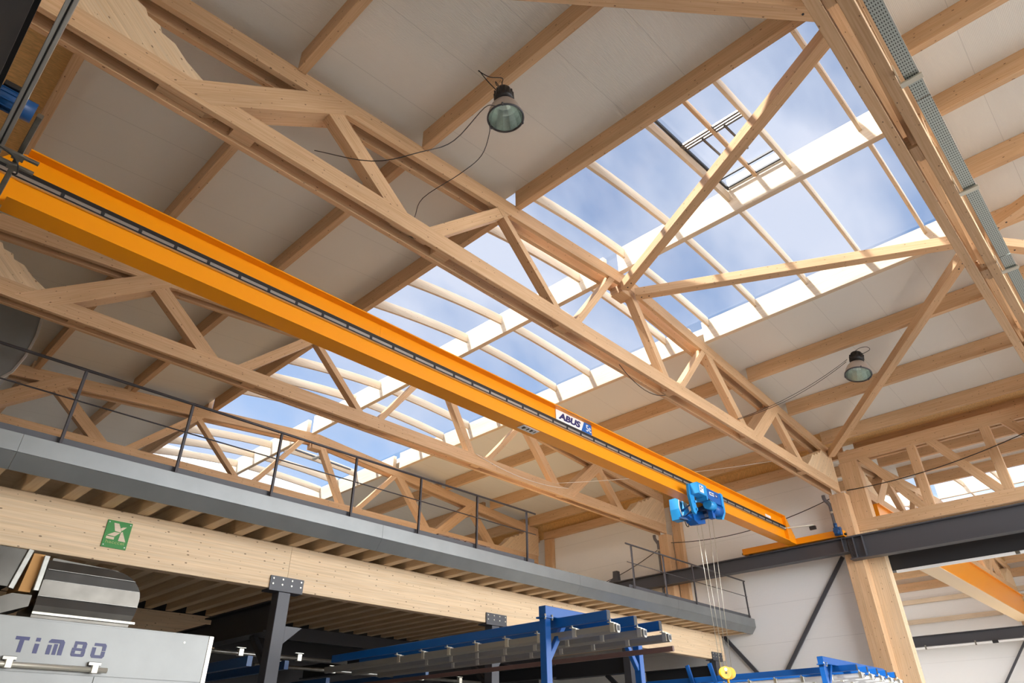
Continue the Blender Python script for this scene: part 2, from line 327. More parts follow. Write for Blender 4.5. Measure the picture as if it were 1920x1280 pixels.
# ------------------------------------------------------------------ trusses
LJ = [(-.6, 8.5), (-.6, 9.35), (.05, 9.42), (.32, 9.16), (.42, 9.12), (.47, 9.03), (.62, 9.0), (.66, 8.91), (.83, 8.87), (1.0, 8.72), (1.21, 8.6), (1.45, 8.5)]
RJ = [(21.0, 8.5), (21.0, 9.32), (20.2, 9.36), (20.0, 9.2), (19.85, 9.2), (19.8, 9.1), (19.6, 9.08), (19.55, 9.0), (19.35, 8.98), (19.1, 8.75), (18.75, 8.5)]
def truss(name, Y, ply, tot, label, dx=0, boty=None, topy=None):
    r = empty(name, (dx-.4, Y, 8.2), label, 'roof truss', 'timber roof trusses')
    by = boty or (Y, Y+ply, Y+tot-ply, Y+tot); ty = topy or by
    for a, b in ((by[0], by[1]), (by[2], by[3])):
        obj('bottom_chord', MB().box(dx-.6, dx+20.95, a, b, 8.2, 8.51), M_WOOD, r)
    for a, b in ((ty[0], ty[1]), (ty[2], ty[3])):
        for x0, x1 in ((-.6, RX), (RX, 21.3 if dx else 21.0)):
            z0, z1 = CT(x0), CT(x1)
            obj('top_chord', MB().prism([(dx+x0, z0-.31), (dx+x1, z1-.31), (dx+x1, z1), (dx+x0, z0)], 'xz', a, b, (x1-x0, z1-z0)), M_WOOD, r)
    def clip(P, f):
        out = []
        for i in range(len(P)):
            p, q = P[i], P[(i+1) % len(P)]; a, b = f(p), f(q)
            if a >= 0: out.append(p)
            if a*b < 0: t = a/(a-b); out.append((p[0]+(q[0]-p[0])*t, p[1]+(q[1]-p[1])*t))
        return out
    def web(x0, z0, x1, z1, w, full=False):
        d = Vector((x1-x0, z1-z0)).normalized(); nn = Vector((-d.y, d.x))*w/2; e = d*.7
        P = [(x0-e.x+nn.x, z0-e.y+nn.y), (x1+e.x+nn.x, z1+e.y+nn.y), (x1+e.x-nn.x, z1+e.y-nn.y), (x0-e.x-nn.x, z0-e.y-nn.y)]
        P = clip(P, lambda q: q[1]-8.28); P = clip(P, lambda q: CT(q[0])-.12-q[1])
        P = [(q[0]+dx, q[1]) for q in P]
        if full:
            for a, b in ((by[0]-.003, (by[0]+by[3])/2-.002), ((by[0]+by[3])/2+.002, by[3]+.003)):
                obj('web_member', MB().prism(P, 'xz', a, b, tuple(d)), M_WOOD, r)
        else:
            a, b = by[0]+.003+.0017*(int(x0*7) % 5), by[0]+.006+tot*.5+.0017*(int(x0*7) % 5)
            obj('web_member', MB().prism(P, 'xz', a, b, tuple(d)), M_WOOD, r)
    web(1.42, 8.5, 2.75, 9.52, .34, True); web(3.0, 9.5, 4.25, 8.44, .28)
    web(4.85, 8.4, 6.38, 9.84, .2); web(6.45, 9.86, 7.92, 8.44, .13); web(8.42, 8.44, 9.72, 10.14, .14)
    web(10.48, 10.2, 11.5, 8.44, .2); web(12.05, 8.42, 13.42, 9.9, .15); web(13.8, 9.85, 15.02, 8.44, .26)
    web(15.65, 8.42, 16.95, 9.5, .34, True); web(17.25, 9.55, 18.3, 8.44, .26)
    obj('gusset_plate', MB().prism([(x+dx, z) for x, z in LJ], 'xz', by[0]+.01, by[3]-.01, (1, -.9)), M_GLU, r)
    obj('gusset_plate', MB().prism([(x+dx, z) for x, z in RJ], 'xz', by[0]+.01, by[3]-.01, (1, .9)), M_GLU, r)
    for x in (1.9, 5.2, 8.15, 11.75, 15.3, 18.6):
        obj('spacer_block', MB().box(dx+x-.14, dx+x+.14, by[1]+.002, by[2]-.002, 8.24, 8.46), M_WOOD, r)
    obj('ridge_block', MB().box(dx+10.12, dx+10.5, Y+.02, Y+tot-.02, CT(RX)-.5, CT(RX)-.3), M_WOOD, r)
    return r
truss('roof_truss', .18, .14, .40, 'timber roof truss seen almost from straight below, with perforated cable tray along it', topy=(.12, .28, .40, .56))
truss('roof_truss', 6.27, .085, .35, 'large timber roof truss nearest in front of the yellow crane girder')
truss('roof_truss', 12.36, .085, .35, 'timber roof truss just behind the yellow crane girder')
truss('roof_truss', 18.45, .085, .35, 'timber roof truss farthest back, seen through the platform railing')
truss('roof_truss', 5.85, .085, .35, 'timber roof truss of the neighbouring hall behind the lattice girder', DX2)
truss('roof_truss', -.24, .085, .35, 'timber roof truss of the neighbouring hall at the right picture edge', DX2)
# lattice girder along Y that carries the truss over the opening
lg = empty('lattice_girder', (21.5, -6, 7.09), 'long timber lattice girder above the dark steel crane beam beside the opening', 'lattice girder')
for a, b in ((21.35, 21.47), (21.58, 21.70)):
    obj('bottom_chord', MB().box(a, b, -6, 5.69 if a > 21.4 else 6.24, 7.09, 7.43), M_WOOD, lg)
    obj('top_chord', MB().box(a, b, -6, 6.2, 9.2, 9.56), M_WOOD, lg)
for k in range(6):
    y = 4.16-1.905*k
    obj('vertical_post', MB().box(21.36, 21.56, y-.12, y+.12, 7.3, 9.35), M_WOOD, lg)
    obj('diagonal_brace', MB().frame((21.45, y+1.42, 9.3), (21.45, y+.12, 7.36), .18, .24), M_WOOD, lg)
obj('end_post', MB().box(21.365, 21.70, 5.70, 6.25, 7.09, 9.2), M_WOOD, lg)

# columns -----------------------------------------------------------------------
cl = empty('timber_column', (21.3, 6.3, 0), 'tall timber column in front of the opening, foot hidden by blue conveyor frame', 'column')
obj('main_post', MB().box(21.35, 21.70, 5.70, 6.63, 0, 7.08), M_GLU, cl)
obj('pilaster_board', MB().box(20.92, 21.345, 6.17, 6.426, 0, 8.19), M_WOOD, cl)
obj('pilaster_board', MB().box(20.92, 21.345, 6.430, 6.63, 0, 8.19), M_WOOD, cl)
cl = empty('timber_column', (21.2, 12.5, 0), 'timber column on the white wall behind the platform end railing', 'column')
obj('main_post', MB().box(20.92, 21.3, 12.36, 12.71, 5.17, 8.19), M_WOOD, cl)
obj('pilaster_board', MB().box(21.3, 21.495, 12.0, 12.34, 5.17, 9.2), M_WOOD, cl)
cl = empty('timber_column', (21.2, 18.6, 0), 'timber column at the far end of the white wall, right of the pallets', 'column')
obj('main_post', MB().box(20.92, 21.3, 18.45, 18.8, 5.4, 8.19), M_WOOD, cl)
obj('pilaster_board', MB().box(21.3, 21.495, 18.0, 18.4, 5.4, 9.2), M_WOOD, cl)
cl = empty('timber_column', (-.7, 6.4, 0), 'timber column at the left end of the nearest truss', 'column')
obj('main_post', MB().box(-.95, -.62, 6.27, 6.62, 0, 9.2), M_WOOD, cl)
# wall plates
for a, b, nm in ((6.66, 12.34, 'behind the crane rail'), (12.73, 18.42, 'behind the platform end railing'), (18.82, 24.5, 'in the farthest bay')):
    obj('wall_plate', MB().box(21.30, 21.495, a, b, 9.22, 9.52), M_WOOD, None, 'timber wall plate on the white wall '+nm, 'timber beam', 'wall plates')

# ------------------------------------------------------------------ purlins and skylight
PUR = {'left': [4.6, 2.36, .1], 'right': [15.86, 18.2, 20.5]}
BAYS = [(-6.0, .10, 'right of the cable tray'), (.60, 6.26, 'between cable tray and nearest long truss'), (6.63, 12.35, 'above the yellow crane girder'),
        (12.72, 18.44, 'in the second bay behind the crane'), (18.81, 24.55, 'in the farthest bay')]
def purlin(x, y0, y1, z0, h, label, m=M_WOOD, dx=0, w=.13, nm='roof_purlin', grp='roof purlins'):
    obj(nm, MB().box(x+dx-w/2, x+dx+w/2, y0, y1, z0, z0+h), m, None, label, 'roof beam', grp)
for bi, (y0, y1, bl) in enumerate(BAYS):
    for side in ('left', 'right'):
        for k, x in enumerate(PUR[side]):
            lb = f'{ORD[k]} purlin from the skylight, {side} slope, {bl}' if k < 2 else f'eaves purlin beside the strand board, {side} side, {bl}'
            purlin(x, y0, y1, CT(x)-.04, .38, lb)
    if bi == 0:
        for k, x in enumerate((6.82, 8.6, 10.3, 12.05, 13.75)):
            purlin(x, y0, y1, CT(x)-.04, .38, f'{ORD[k]} purlin from the top of the picture among those right of the cable tray')
    else:
        purlin(SKL, y0, y1, 10.2, .62, f'beam along the left edge of the skylight, {bl}', nm='skylight_edge_beam', grp='skylight edge beams')
        purlin(SKR, y0, y1, 10.28, .58, f'beam along the right edge of the skylight, {bl}', M_PALE, nm='skylight_edge_beam', grp='skylight edge beams')
        purlin(10.09, y0, y1, 10.5, .62, f'ridge beam through the middle of the skylight, {bl}', M_PALE, nm='ridge_beam', grp='ridge beams')
# neighbouring hall roof members
for side in ('left', 'right'):
    for k, x in enumerate(PUR[side]):
        for y0, y1, bl in ((.12, 5.84, 'nearer'), (6.21, 17.9, 'farther')):
            purlin(x, y0, y1, CT(x)-.04, .38, f'purlin of the neighbouring hall, {side} slope, {ORD[k]} from its skylight, {bl} bay', dx=DX2)
for y0, y1, bl in ((.12, 5.84, 'nearer'), (6.21, 17.9, 'farther')):
    purlin(SKL, y0, y1, 10.2, .62, f'skylight edge beam of the neighbouring hall, left edge, {bl} bay', dx=DX2, nm='skylight_edge_beam', grp='skylight edge beams')
    purlin(SKR, y0, y1, 10.28, .58, f'bright skylight edge beam of the neighbouring hall, right edge, {bl} bay', M_PALE, dx=DX2, nm='skylight_edge_beam', grp='skylight edge beams')
    purlin(10.09, y0, y1, 10.5, .62, f'ridge beam of the neighbouring hall, {bl} bay', M_PALE, dx=DX2, nm='ridge_beam', grp='ridge beams')
def arc(x0, z0, x1, z1, sag, n_=10):
    return [(x0+(x1-x0)*t/n_, z0+(z1-z0)*t/n_+4*sag*(t/n_)*(1-t/n_)) for t in range(n_+1)]
AL = arc(6.885, 10.44, 10.02, 10.79, .05); AR = arc(10.16, 10.80, 13.59, 10.67, .05)
RY = [1.07+1.254*k for k in range(19)]
wi = 0
BAYN = lambda y: 1 if y < 6.3 else 2 if y < 12.4 else 3 if y < 18.5 else 4
cnt = {}
def halves(dx):
    return (('left', [(x+dx, z) for x, z in AL]), ('right', [(x+dx, z) for x, z in AR]))
for dx, lim in ((0, 24.5), (DX2, 8)):
    for y in RY:
        if y > lim: continue
        bi = BAYN(y); bn = BAYS[bi][2]
        if any(abs(y+.03-(t+.175)) < .2 for t in (YT[2:5] if dx == 0 else (5.85, -.24))): continue
        for side, A in halves(dx):
            key = (dx, side, bi); cnt[key] = cnt.get(key, -1)+1
            poly = A+[(x, z+.24) for x, z in A[::-1]]
            lb = f'rafter {side} of the ridge beam, {ORD[cnt[key]]} counting back from {["", "the cable tray truss", "the nearest long truss", "the truss behind the crane", "the farthest truss"][bi]}' if dx == 0 else f'neighbouring hall rafter {side} of its ridge, {ORD[cnt[key]]} from the near side, {"nearer" if bi==1 else "farther"} bay'
            obj('skylight_rafter', MB().prism(poly, 'xz', y-.03, y+.03), M_PALE, None, lb, 'roof beam', 'skylight rafters')
def sheet(A, y0, y1, off=.248, m=M_POLY):
    global wi
    wi += 1
    b = MB(); k = len(A)
    for y in (y0, y1):
        for x, z in A: b.v.append(Vector((x, y, z+off)))
    for i in range(k-1): b.face([i, i+1, k+i+1, k+i], [(0, 0)]*4, True)
    obj(f'window_{wi}', b, m, kind='structure')
HY0, HY1 = RY[1], RY[2]                      # hatch bay between these rafters
edges = [.45]+RY[:]+[24.5]
for a, b in zip(edges[:-1], edges[1:]):
    if b-a < .1: continue
    for side, A in halves(0):
        if side == 'left' and abs(a-HY0) < .01: continue
        sheet(A, a, b)
for side, A in halves(DX2): sheet(A, -6, 17.9)
# closing board of the skylight over the cable tray truss
obj('trim_1', MB().prism([(6.9, 10.3), (10.2, 10.55), (13.6, 10.3), (13.6, 10.9), (10.2, 11.05), (6.9, 10.85)], 'xz', .43, .46), M_PALE, kind='structure')
# roof hatch with opener ----------------------------------------------------------
M_HATCH = mat('dull_actuator_metal', srgb(120, 114, 108), .35, metal=.8)
def hatch(Ya, Yb, dz, label):
    h = empty('roof_hatch', (8.3, Ya, 10.9), label, 'roof hatch', 'skylight opening vents')
    zf = lambda x: 10.74+(x-7)*.10+.04
    for y in (Ya+.05, Yb-.05):
        obj('frame_bar', MB().frame((6.95, y, zf(6.95)), (10.0, y, zf(10.0)), .045, .07), M_DSTEEL, h)
    for x in (9.95, 9.62):
        obj('frame_bar', MB().frame((x, Ya+.05, zf(x)), (x, Yb-.05, zf(x)), .035, .05), M_DSTEEL, h)
    # raised curb of white sheet and clear lid
    obj('curb_panel', MB().frame((9.99, Ya+.06, zf(9.99)+.12), (9.99, Yb-.06, zf(9.99)+.12), .012, .2), M_WHT, h)
    b = MB()
    for x, y in ((6.95, Ya+.05), (9.99, Ya+.05), (9.99, Yb-.05), (6.95, Yb-.05)): b.v.append(Vector((x, y, zf(x)+.22)))
    b.face([0, 1, 2, 3], [(0, 0)]*4)
    obj('lid_pane', b, M_POLY, h)
    obj('glazing_bar', MB().frame((6.95, (Ya+Yb)/2, zf(6.95)-.02), (9.98, (Ya+Yb)/2, zf(9.98)-.02), .06, .12), M_WOOD, h)
    for k, xx in enumerate((8.22, 8.30, 8.38)):
        obj('actuator_bar', MB().frame((xx, Ya+.02, 10.9+.02*k-.03), (xx, Yb-.02, 10.9+.02*k-.03), .045, .05), M_HATCH, h)
    for y in (Ya+.42, Ya+.85):
        obj('push_rod', MB().cyl((8.34, y, 10.88), (9.2, y-.02, 10.98), .022), M_HATCH, h)
    return h
hatch(HY0, HY1, 0, 'open roof vent with metal actuator in the skylight, behind the large diagonal brace')
# distant vent: under the sheet of the last bay
h2 = empty('roof_hatch', (12.0, RY[15], 10.8), 'small roof vent with actuator far back in the skylight, seen behind the railing', 'roof hatch', 'skylight opening vents')
for k in (0, 1): obj('frame_bar', MB().frame((10.9, RY[15+k]+(.06 if k == 0 else -.06), 10.98), (13.3, RY[15+k]+(.06 if k == 0 else -.06), 10.86), .03, .05), M_STEEL, h2)
obj('actuator_bar', MB().frame((11.7, RY[15]+.04, 10.84), (11.7, RY[16]-.04, 10.84), .12, .06), M_ALU, h2)
for dy in (.45, .7): obj('push_rod', MB().cyl((11.7, RY[15]+dy, 10.86), (11.9, RY[15]+dy, 10.35), .02), M_WHT, h2)

# roof-plane wind braces (from ridge of near truss to the cable tray truss and on)
BR = [((10.5, 6.2, 10.12), (13.2, .6, 9.94), 'from the nearest truss ridge across the skylight to the right'),
      ((10.1, 6.2, 10.12), (7.0, .6, 9.9), 'from the nearest truss ridge upward, crossing in front of the roof vent'),
      ((13.75, .65, 9.94), (20.75, 6.2, 9.36), 'from the cable tray truss to the column head beside the far lamp'),
      ((6.6, .6, 9.86), (-.2, 6.2, 9.3), 'along the top edge of the picture, ending at the cable tray truss'),
      ((13.15, .06, 9.92), (10.4, -5.8, 10.1), 'right of the cable tray, upper one of the pair'),
      ((13.75, .06, 9.88), (20.6, -5.8, 9.3), 'right of the cable tray, lower one of the pair')]
for p0, p1, lb in BR:
    o = empty('wind_brace', p0, 'wind brace '+lb, 'diagonal brace', 'roof wind braces')
    obj('timber', MB().frame(p0, p1, .2, .2), M_WOOD, o)
    d = (Vector(p1)-Vector(p0)).normalized()
    for k in (.12, .28):
        q = Vector(p0)+d*k; obj('bolt_head', MB().cyl(q+Vector((0, 0, -.108)), q+Vector((0, 0, -.095)), .016, 8), M_DSTEEL, o)

# ------------------------------------------------------------------ cable tray under the near truss
ct = empty('cable_tray', (4, .03, 7.95), 'perforated galvanised cable tray hung beside the truss at the right picture edge', 'cable tray')
x = 3.0; k = 0
while x < 20.5:
    x1 = min(x+2.0, 20.8); zt = 8.0+(k % 2)*.004
    obj('tray_section', MB().box(x, x1-.012, -.03, .115, zt, zt+.012), M_TRAY, ct)
    for y in (-.03, .115): obj('tray_side', MB().box(x, x1-.012, y-.002, y+.002, zt, zt+.06), M_GALV, ct)
    x = x1; k += 1
for x in (4.2, 6.6, 9.0, 11.4, 13.8, 16.2, 18.6):
    b_ = obj('bracket', MB().box(x-.02, x+.06, -.05, .178, 7.965, 7.99), M_ZINC, ct)
    obj('hanger_strap', MB().box(x-.02, x+.06, .160, .178, 7.99, 8.3), M_ZINC, ct)

# ------------------------------------------------------------------ crane rails (runway beams)
def ibeam(x0, x1, z0, z1, tf=.022, tw=.014):
    c = (x0+x1)/2
    return [(x0, z0), (x1, z0), (x1, z0+tf), (c+tw/2, z0+tf), (c+tw/2, z1-tf), (x1, z1-tf), (x1, z1), (x0, z1), (x0, z1-tf), (c-tw/2, z1-tf), (c-tw/2, z0+tf), (x0, z0+tf)]
r = empty('crane_runway_beam', (20.75, 6.4, 6.42), 'dark steel crane rail running back along the white wall behind the hoist', 'steel beam')
obj('i_section', MB().prism(ibeam(20.6, 20.9, 6.42, 6.83), 'xz', 6.42, 24.5), M_STEEL, r)
obj('rail', MB().box(20.72, 20.78, 6.42, 24.5, 6.83, 6.87), M_STEEL, r)
for y in (6.5, 12.5, 18.5): obj('stiffener', MB().box(20.61, 20.74, y, y+.015, 6.44, 6.81), M_STEEL, r)
e = obj('end_stop', MB().prism([(14.3, 6.84), (15.0, 6.84), (14.75, 6.92), (14.64, 7.0), (14.62, 7.22), (14.45, 7.22), (14.43, 6.9)], 'yz', 20.66, 20.84), M_STEEL, r)
r = empty('crane_runway_beam', (20.75, 6, 6.2), 'deep dark steel crane rail at the right, below the lattice girder', 'steel beam')
obj('i_section', MB().prism(ibeam(20.6, 20.9, 6.2, 6.83, .03), 'xz', -6, 6.4), M_STEEL, r)
obj('rail', MB().box(20.72, 20.78, -6, 6.4, 6.83, 6.87), M_STEEL, r)
for y in (6.2, 5.95): obj('stiffener', MB().box(20.61, 20.74, y, y+.015, 6.22, 6.81), M_STEEL, r)
for zz in (6.3, 6.45, 6.6): obj('bolt_head', MB().cyl((20.6, 6.28, zz), (20.63, 6.28, zz), .022, 8), M_DSTEEL, r)
r = empty('crane_runway_beam', (21.9, 6, 5.9), 'shade-black steel crane rail of the neighbouring hall with pale conductor strip along its lower edge', 'steel beam')
obj('i_section', MB().prism(ibeam(21.75, 22.05, 5.96, 6.8, .03), 'xz', -6, 17), M_DSTEEL, r)
obj('web_cover', MB().box(21.752, 21.77, -6, 17, 5.99, 6.77), M_DSTEEL, r)  # black here is the shade on the near face, put into the colour
obj('conductor_strip', MB().box(21.70, 21.76, -6, 5.6, 5.88, 5.955), M_WHT, r)
for y in (2.6, 1.8): obj('strip_joint', MB().box(21.695, 21.765, y, y+.1, 5.875, 5.96), M_GALV, r)
r = empty('crane_runway_beam', (42.7, 6, 6.1), 'distant steel crane rail on the far white wall with pale conductor strip', 'steel beam')
obj('i_section', MB().prism(ibeam(42.4, 42.8, 6.2, 6.72, .03), 'xz', -6, 24), M_STEEL, r)
obj('conductor_strip', MB().box(42.36, 42.42, -6, 24, 6.08, 6.17), M_WHT, r)
for y in (10.6, 8.3, 6.2): obj('strip_clamp', MB().box(42.34, 42.4, y, y+.07, 6.05, 6.26), M_GALV, r)
obj('strip_joint', MB().box(42.33, 42.4, 7.35, 7.6, 6.06, 6.2), M_BLK, r)
r = empty('crane_runway_beam', (-.45, 3, 6.2), 'black steel crane rail in the top left corner', 'steel beam')
obj('i_section', MB().prism(ibeam(-.62, -.32, 6.2, 6.83, .03), 'xz', 2.0, 24), M_DSTEEL, r)
obj('rail', MB().box(-.5, -.44, 2, 24, 6.83, 6.87), M_STEEL, r)
# far wall girts and columns
for z, a in ((8.42, 7.9), (7.42, 7.9), (3.75, 3.8)):
    obj('wall_girt', MB().box(43.3, 43.49, -6, 24, z, z+.22), M_PALE, None, 'pale horizontal wall girt on the far wall at '+('the upper level' if z > 8 else 'the middle level' if z > 7 else 'the lowest level'), 'wall beam', 'far wall girts')
obj('wall_plate', MB().box(43.25, 43.49, -6, 24, 9.1, 9.5), M_WOOD, None, 'timber wall plate along the top of the far wall', 'timber beam')
cl = empty('timber_column', (43, 5.9, 0), 'distant timber column on the far wall at the right picture edge', 'column')
obj('main_post', MB().box(42.9, 43.3, 5.6, 6.2, 0, 8.2), M_WOOD, cl)
obj('pilaster_board', MB().box(42.82, 42.9, 5.7, 6.0, 0, 8.2), M_WOOD, cl)
for y0, y1, lb in ((6.4, 10.2, 'right one, rising to the column'), (16.2, 11.2, 'left one, beside the near timber column')):
    obj('steel_cross_brace', MB().frame((43.2, y0, 6.1), (43.2, y1, 1.4), .08, .1), M_STEEL, None, 'thin dark steel brace on the far wall, '+lb, 'steel brace')

# ------------------------------------------------------------------ crane 1
cr = empty('overhead_crane', (10.3, 7.93, 6.87), 'yellow overhead travelling crane girder crossing the picture diagonally', 'crane')
g = obj('girder', MB().prism([(7.77, 6.9), (8.09, 6.9), (8.09, 6.925), (7.972, 6.925), (7.972, 7.63), (8.09, 7.63), (8.09, 7.65), (7.77, 7.65), (7.77, 7.63), (7.9, 7.63), (7.9, 6.925), (7.77, 6.925)], 'yz', .11, 20.15), M_YEL, cr)
obj('girder_end_plate', MB().prism([(20.15, 6.9), (20.62, 6.9), (20.62, 7.12), (20.2, 7.65), (20.15, 7.65)], 'xz', 7.80, 8.06), M_YEL, cr)
obj('girder_end_plate', MB().prism([(.11, 6.9), (-.32, 6.9), (-.25, 7.2), (.0, 7.6), (.11, 7.64)], 'xz', 7.89, 7.97), M_YEL, cr)
# cable track on web
ft = obj('festoon_track', MB().box(-.3, 20.2, 7.845, 7.895, 7.24, 7.37), M_ALU, cr)
obj('track_slot', MB().box(-.3, 20.2, 7.838, 7.844, 7.312, 7.368), M_BLK, ft)
obj('track_slot', MB().box(-.3, 20.2, 7.838, 7.844, 7.242, 7.262), M_BLK, ft)
for k in range(44): obj('track_clip', MB().box(.55+k*.445, .59+k*.445, 7.834, 7.844, 7.264, 7.31), M_DSTEEL, ft)
obj('weld_seam', MB().box(5.22, 5.226, 7.896, 7.9, 7.37, 7.62), M_YEL, cr)
for xe, lab in ((20.75, 'right'), (-.45, 'left')):
    e = obj('end_carriage', MB().box(xe-.13, xe+.13, 6.42, 9.55, 6.89, 7.07), M_YEL, cr)
    for y in (6.6, 9.35): obj('wheel', MB().cyl((xe-.04, y, 6.93), (xe+.04, y, 6.93), .07, 18), M_DSTEEL, e)
    for y in (6.36, 9.55): obj('buffer', MB().cyl((xe, y, 6.95), (xe, y+.07, 6.95), .035, 10), M_RUB, e)
mo = obj('travel_motor', MB().box(20.5, 20.62, 6.42, 6.62, 6.9, 7.12).cyl((20.56, 6.55, 7.1), (20.56, 6.55, 7.25), .055).cyl((20.5, 6.5, 6.97), (20.3, 6.5, 6.97), .07), M_DBLUE, cr)
ml = obj('travel_motor', MB().cyl((-.42, 6.42, 7.0), (-.02, 6.42, 7.0), .105, 20), M_DBLUE, cr)
for k in range(10):
    t = k*math.pi/5; obj('cooling_fin', MB().frame((-.4, 6.42+.1*math.cos(t), 7.0+.1*math.sin(t)), (-.12, 6.42+.1*math.cos(t), 7.0+.1*math.sin(t)), .012, .03, up=(0, math.cos(t), math.sin(t))), M_DBLUE, ml)
obj('terminal_box', MB().box(-.33, -.13, 6.33, 6.47, 7.1, 7.16), M_BLK, ml)
# collector arm at the right end
a = obj('collector_arm', MB().frame((20.15, 7.86, 7.3), (20.55, 7.15, 7.33), .04, .035), M_ZINC, cr)
obj('collector_head', MB().box(20.5, 20.58, 7.1, 7.28, 7.2, 7.3), M_DSTEEL, a)
# crane lettering
sg = obj('capacity_sign', MB().box(9.62, 10.80, 7.88, 7.898, 7.385, 7.63), M_WHT, cr)
obj('blue_field', MB().prism([(10.44, 7.40), (10.797, 7.40), (10.797, 7.628), (10.55, 7.628)], 'xz', 7.876, 7.88), mat('sign_blue', srgb(20, 96, 178), .4), sg)
text('lettering', 'ABUS', (9.70, 7.878, 7.44), (1, 0, 0), (0, 0, 1), .72, .15, M_NAVY, sg, .003, .045, .22)
text('lettering', '5t', (10.6, 7.875, 7.44), (1, 0, 0), (0, 0, 1), .17, .15, M_WHT, sg, .003, .012)
# warning plate on underside
wp = obj('warning_plate', MB().box(8.55, 9.0, 7.8, 7.98, 6.893, 6.8985), M_WHT, cr)
for x, w in ((8.6, .09), (8.73, .05), (8.82, .07), (8.93, .03)): obj('pictogram', MB().prism([(x, 7.84), (x+w, 7.86), (x+w*.7, 7.94), (x+.01, 7.92)], 'xy', 6.89, 6.8925), M_BLK, wp)
obj('type_plate', MB().box(19.0, 19.35, 7.893, 7.9, 7.42, 7.50), M_WHT, cr)
# supports of the cable track at the left end
sp_ = obj('track_support', MB().frame((.03, 6.0, 6.66), (.03, 8.4, 6.66), .05, .05), M_GALV, cr)
for y in (6.62, 6.8): obj('cross_channel', MB().box(-.35, .2, y-.02, y+.02, 6.6, 6.63), M_GALV, sp_)
for y in (6.62, 6.8): obj('clamp_plate', MB().box(-.02, .08, y-.05, y+.05, 6.58, 6.6), M_GALV, sp_)
obj('loop_cable', MB().tube([(-.3, 6.55, 6.6), (-.05, 6.58, 6.56), (.05, 6.6, 6.5), (.08, 6.7, 6.46), (.05, 6.78, 6.5)], .008), M_CABLE, sp_)

# hoist trolley: a thing hanging on the girder ---------------------------------------
hz = -.03
ho = empty('rope_hoist', (15.0, 7.93, 6.4), 'bright blue rope hoist trolley hanging under the right part of the yellow girder', 'hoist')
NX = lambda v: (14.15+(v.x-14.9)*.85, v.y, v.z-.25)
FX = lambda v: (14.55+(v.x-14.05)*.64, v.y, v.z+.13)
obj('side_plate', MB().prism([(14.95, 7.38), (15.15, 7.38), (15.2, 7.0), (15.27, 6.78), (15.15, 6.66), (15.04, 6.7), (14.92, 7.1)], 'xz', 7.62, 7.68).tx(NX), M_LBLUE, ho)
for z in (6.56, 6.74): obj('bolt', MB().cyl((14.4+(.02 if z < 6.6 else -.02), 7.585, z-.02), (14.4, 7.622, z-.02), .03, 8), M_LBLUE, ho)
gb = obj('gear_box', MB().frame((15.02, 7.53, 7.25), (15.5, 7.53, 7.25), .24, .27).tx(NX), M_LBLUE, ho)
obj('control_label', MB().box(14.32, 14.5, 7.402, 7.409, 6.9, 7.08), M_WHT, gb)
for a_, b_, c_ in ((14.35, 7.04, .04), (14.35, 6.97, .03), (14.43, 7.02, .03)): obj('label_mark', MB().box(a_, a_+c_, 7.398, 7.402, b_-.025, b_+.025), M_NAVY, gb)
dr = obj('drum_housing', MB().frame((15.5, 7.56, 7.2), (16.4, 7.56, 7.2), .26, .3).tx(NX), M_BLUE, ho)
obj('label_plate', MB().box(14.82, 15.04, 7.424, 7.43, 6.95, 7.03), M_WHT, dr)
text('lettering', 'ABUS', (14.835, 7.423, 6.967), (1, 0, 0), (0, 0, 1), .19, .045, M_NAVY, dr, .001, .03)
obj('label_plate', MB().box(15.08, 15.22, 7.424, 7.43, 6.95, 7.03), M_NAVY, dr)
text('lettering', '5t', (15.11, 7.423, 6.965), (1, 0, 0), (0, 0, 1), .08, .05, M_WHT, dr, .001, .01)
for xx in (15.48, 16.36): obj('housing_rim', MB().frame((xx-.03, 7.56, 7.2), (xx+.03, 7.56, 7.2), .3, .34).tx(NX), M_LBLUE, dr)
obj('end_cover', MB().prism([(7.42, 7.36), (7.70, 7.36), (7.72, 7.0), (7.66, 6.78), (7.5, 6.74), (7.42, 6.9)], 'yz', 16.38, 16.48).tx(NX), M_LBLUE, ho)
obj('hoist_motor', MB().cyl((15.92, 7.54, 6.93), (16.38, 7.54, 6.93), .13, 20).tx(NX), M_BLUE, ho)
obj('motor_fan_cover', MB().cyl((15.62, 7.5, 6.97), (15.94, 7.5, 6.97), .12, 8).tx(NX), M_LBLUE, ho)
obj('brake_unit', MB().box(15.85, 16.0, 7.5, 7.62, 6.68, 6.86).tx(NX), M_BLUE, ho)
obj('hose', MB().tube([(14.62, 7.45, 6.85), (14.8, 7.42, 6.8), (14.92, 7.42, 6.76), (14.98, 7.45, 6.68)], .015), M_CABLE, ho)
for (xa, za, xb) in ((14.4, 6.56, 14.85), (14.4, 6.73, 14.85), (15.1, 6.5, 15.1), (15.1, 6.72, 15.1)): obj('cross_bar', MB().cyl((xa, 7.64, za), (xb, 8.3, za), .022, 10), M_DBLUE, ho)
obj('counter_plate', MB().prism([(14.84, 7.0), (14.94, 7.0), (15.05, 6.74), (15.2, 6.6), (14.84, 6.5), (14.76, 6.58)], 'xz', 8.16, 8.22), M_LBLUE, ho)
cb = obj('control_cabinet', MB().prism([(14.5, 7.08), (14.84, 7.0), (14.82, 6.55), (14.52, 6.55), (14.48, 6.8)], 'xz', 8.24, 8.5).tx(lambda v: (14.72+(v.x-14.5)*.85, v.y, v.z-.03)), M_LBLUE, ho)
for k in range(4): obj('vent_rib', MB().frame((14.76, 8.236, 6.99-k*.045), (14.98, 8.236, 6.94-k*.045), .014, .018), M_WHT if k < 1 else M_LBLUE, cb)
obj('cabinet_opening', MB().box(14.8, 14.95, 8.232, 8.239, 6.58, 6.72), M_DBLUE, cb)
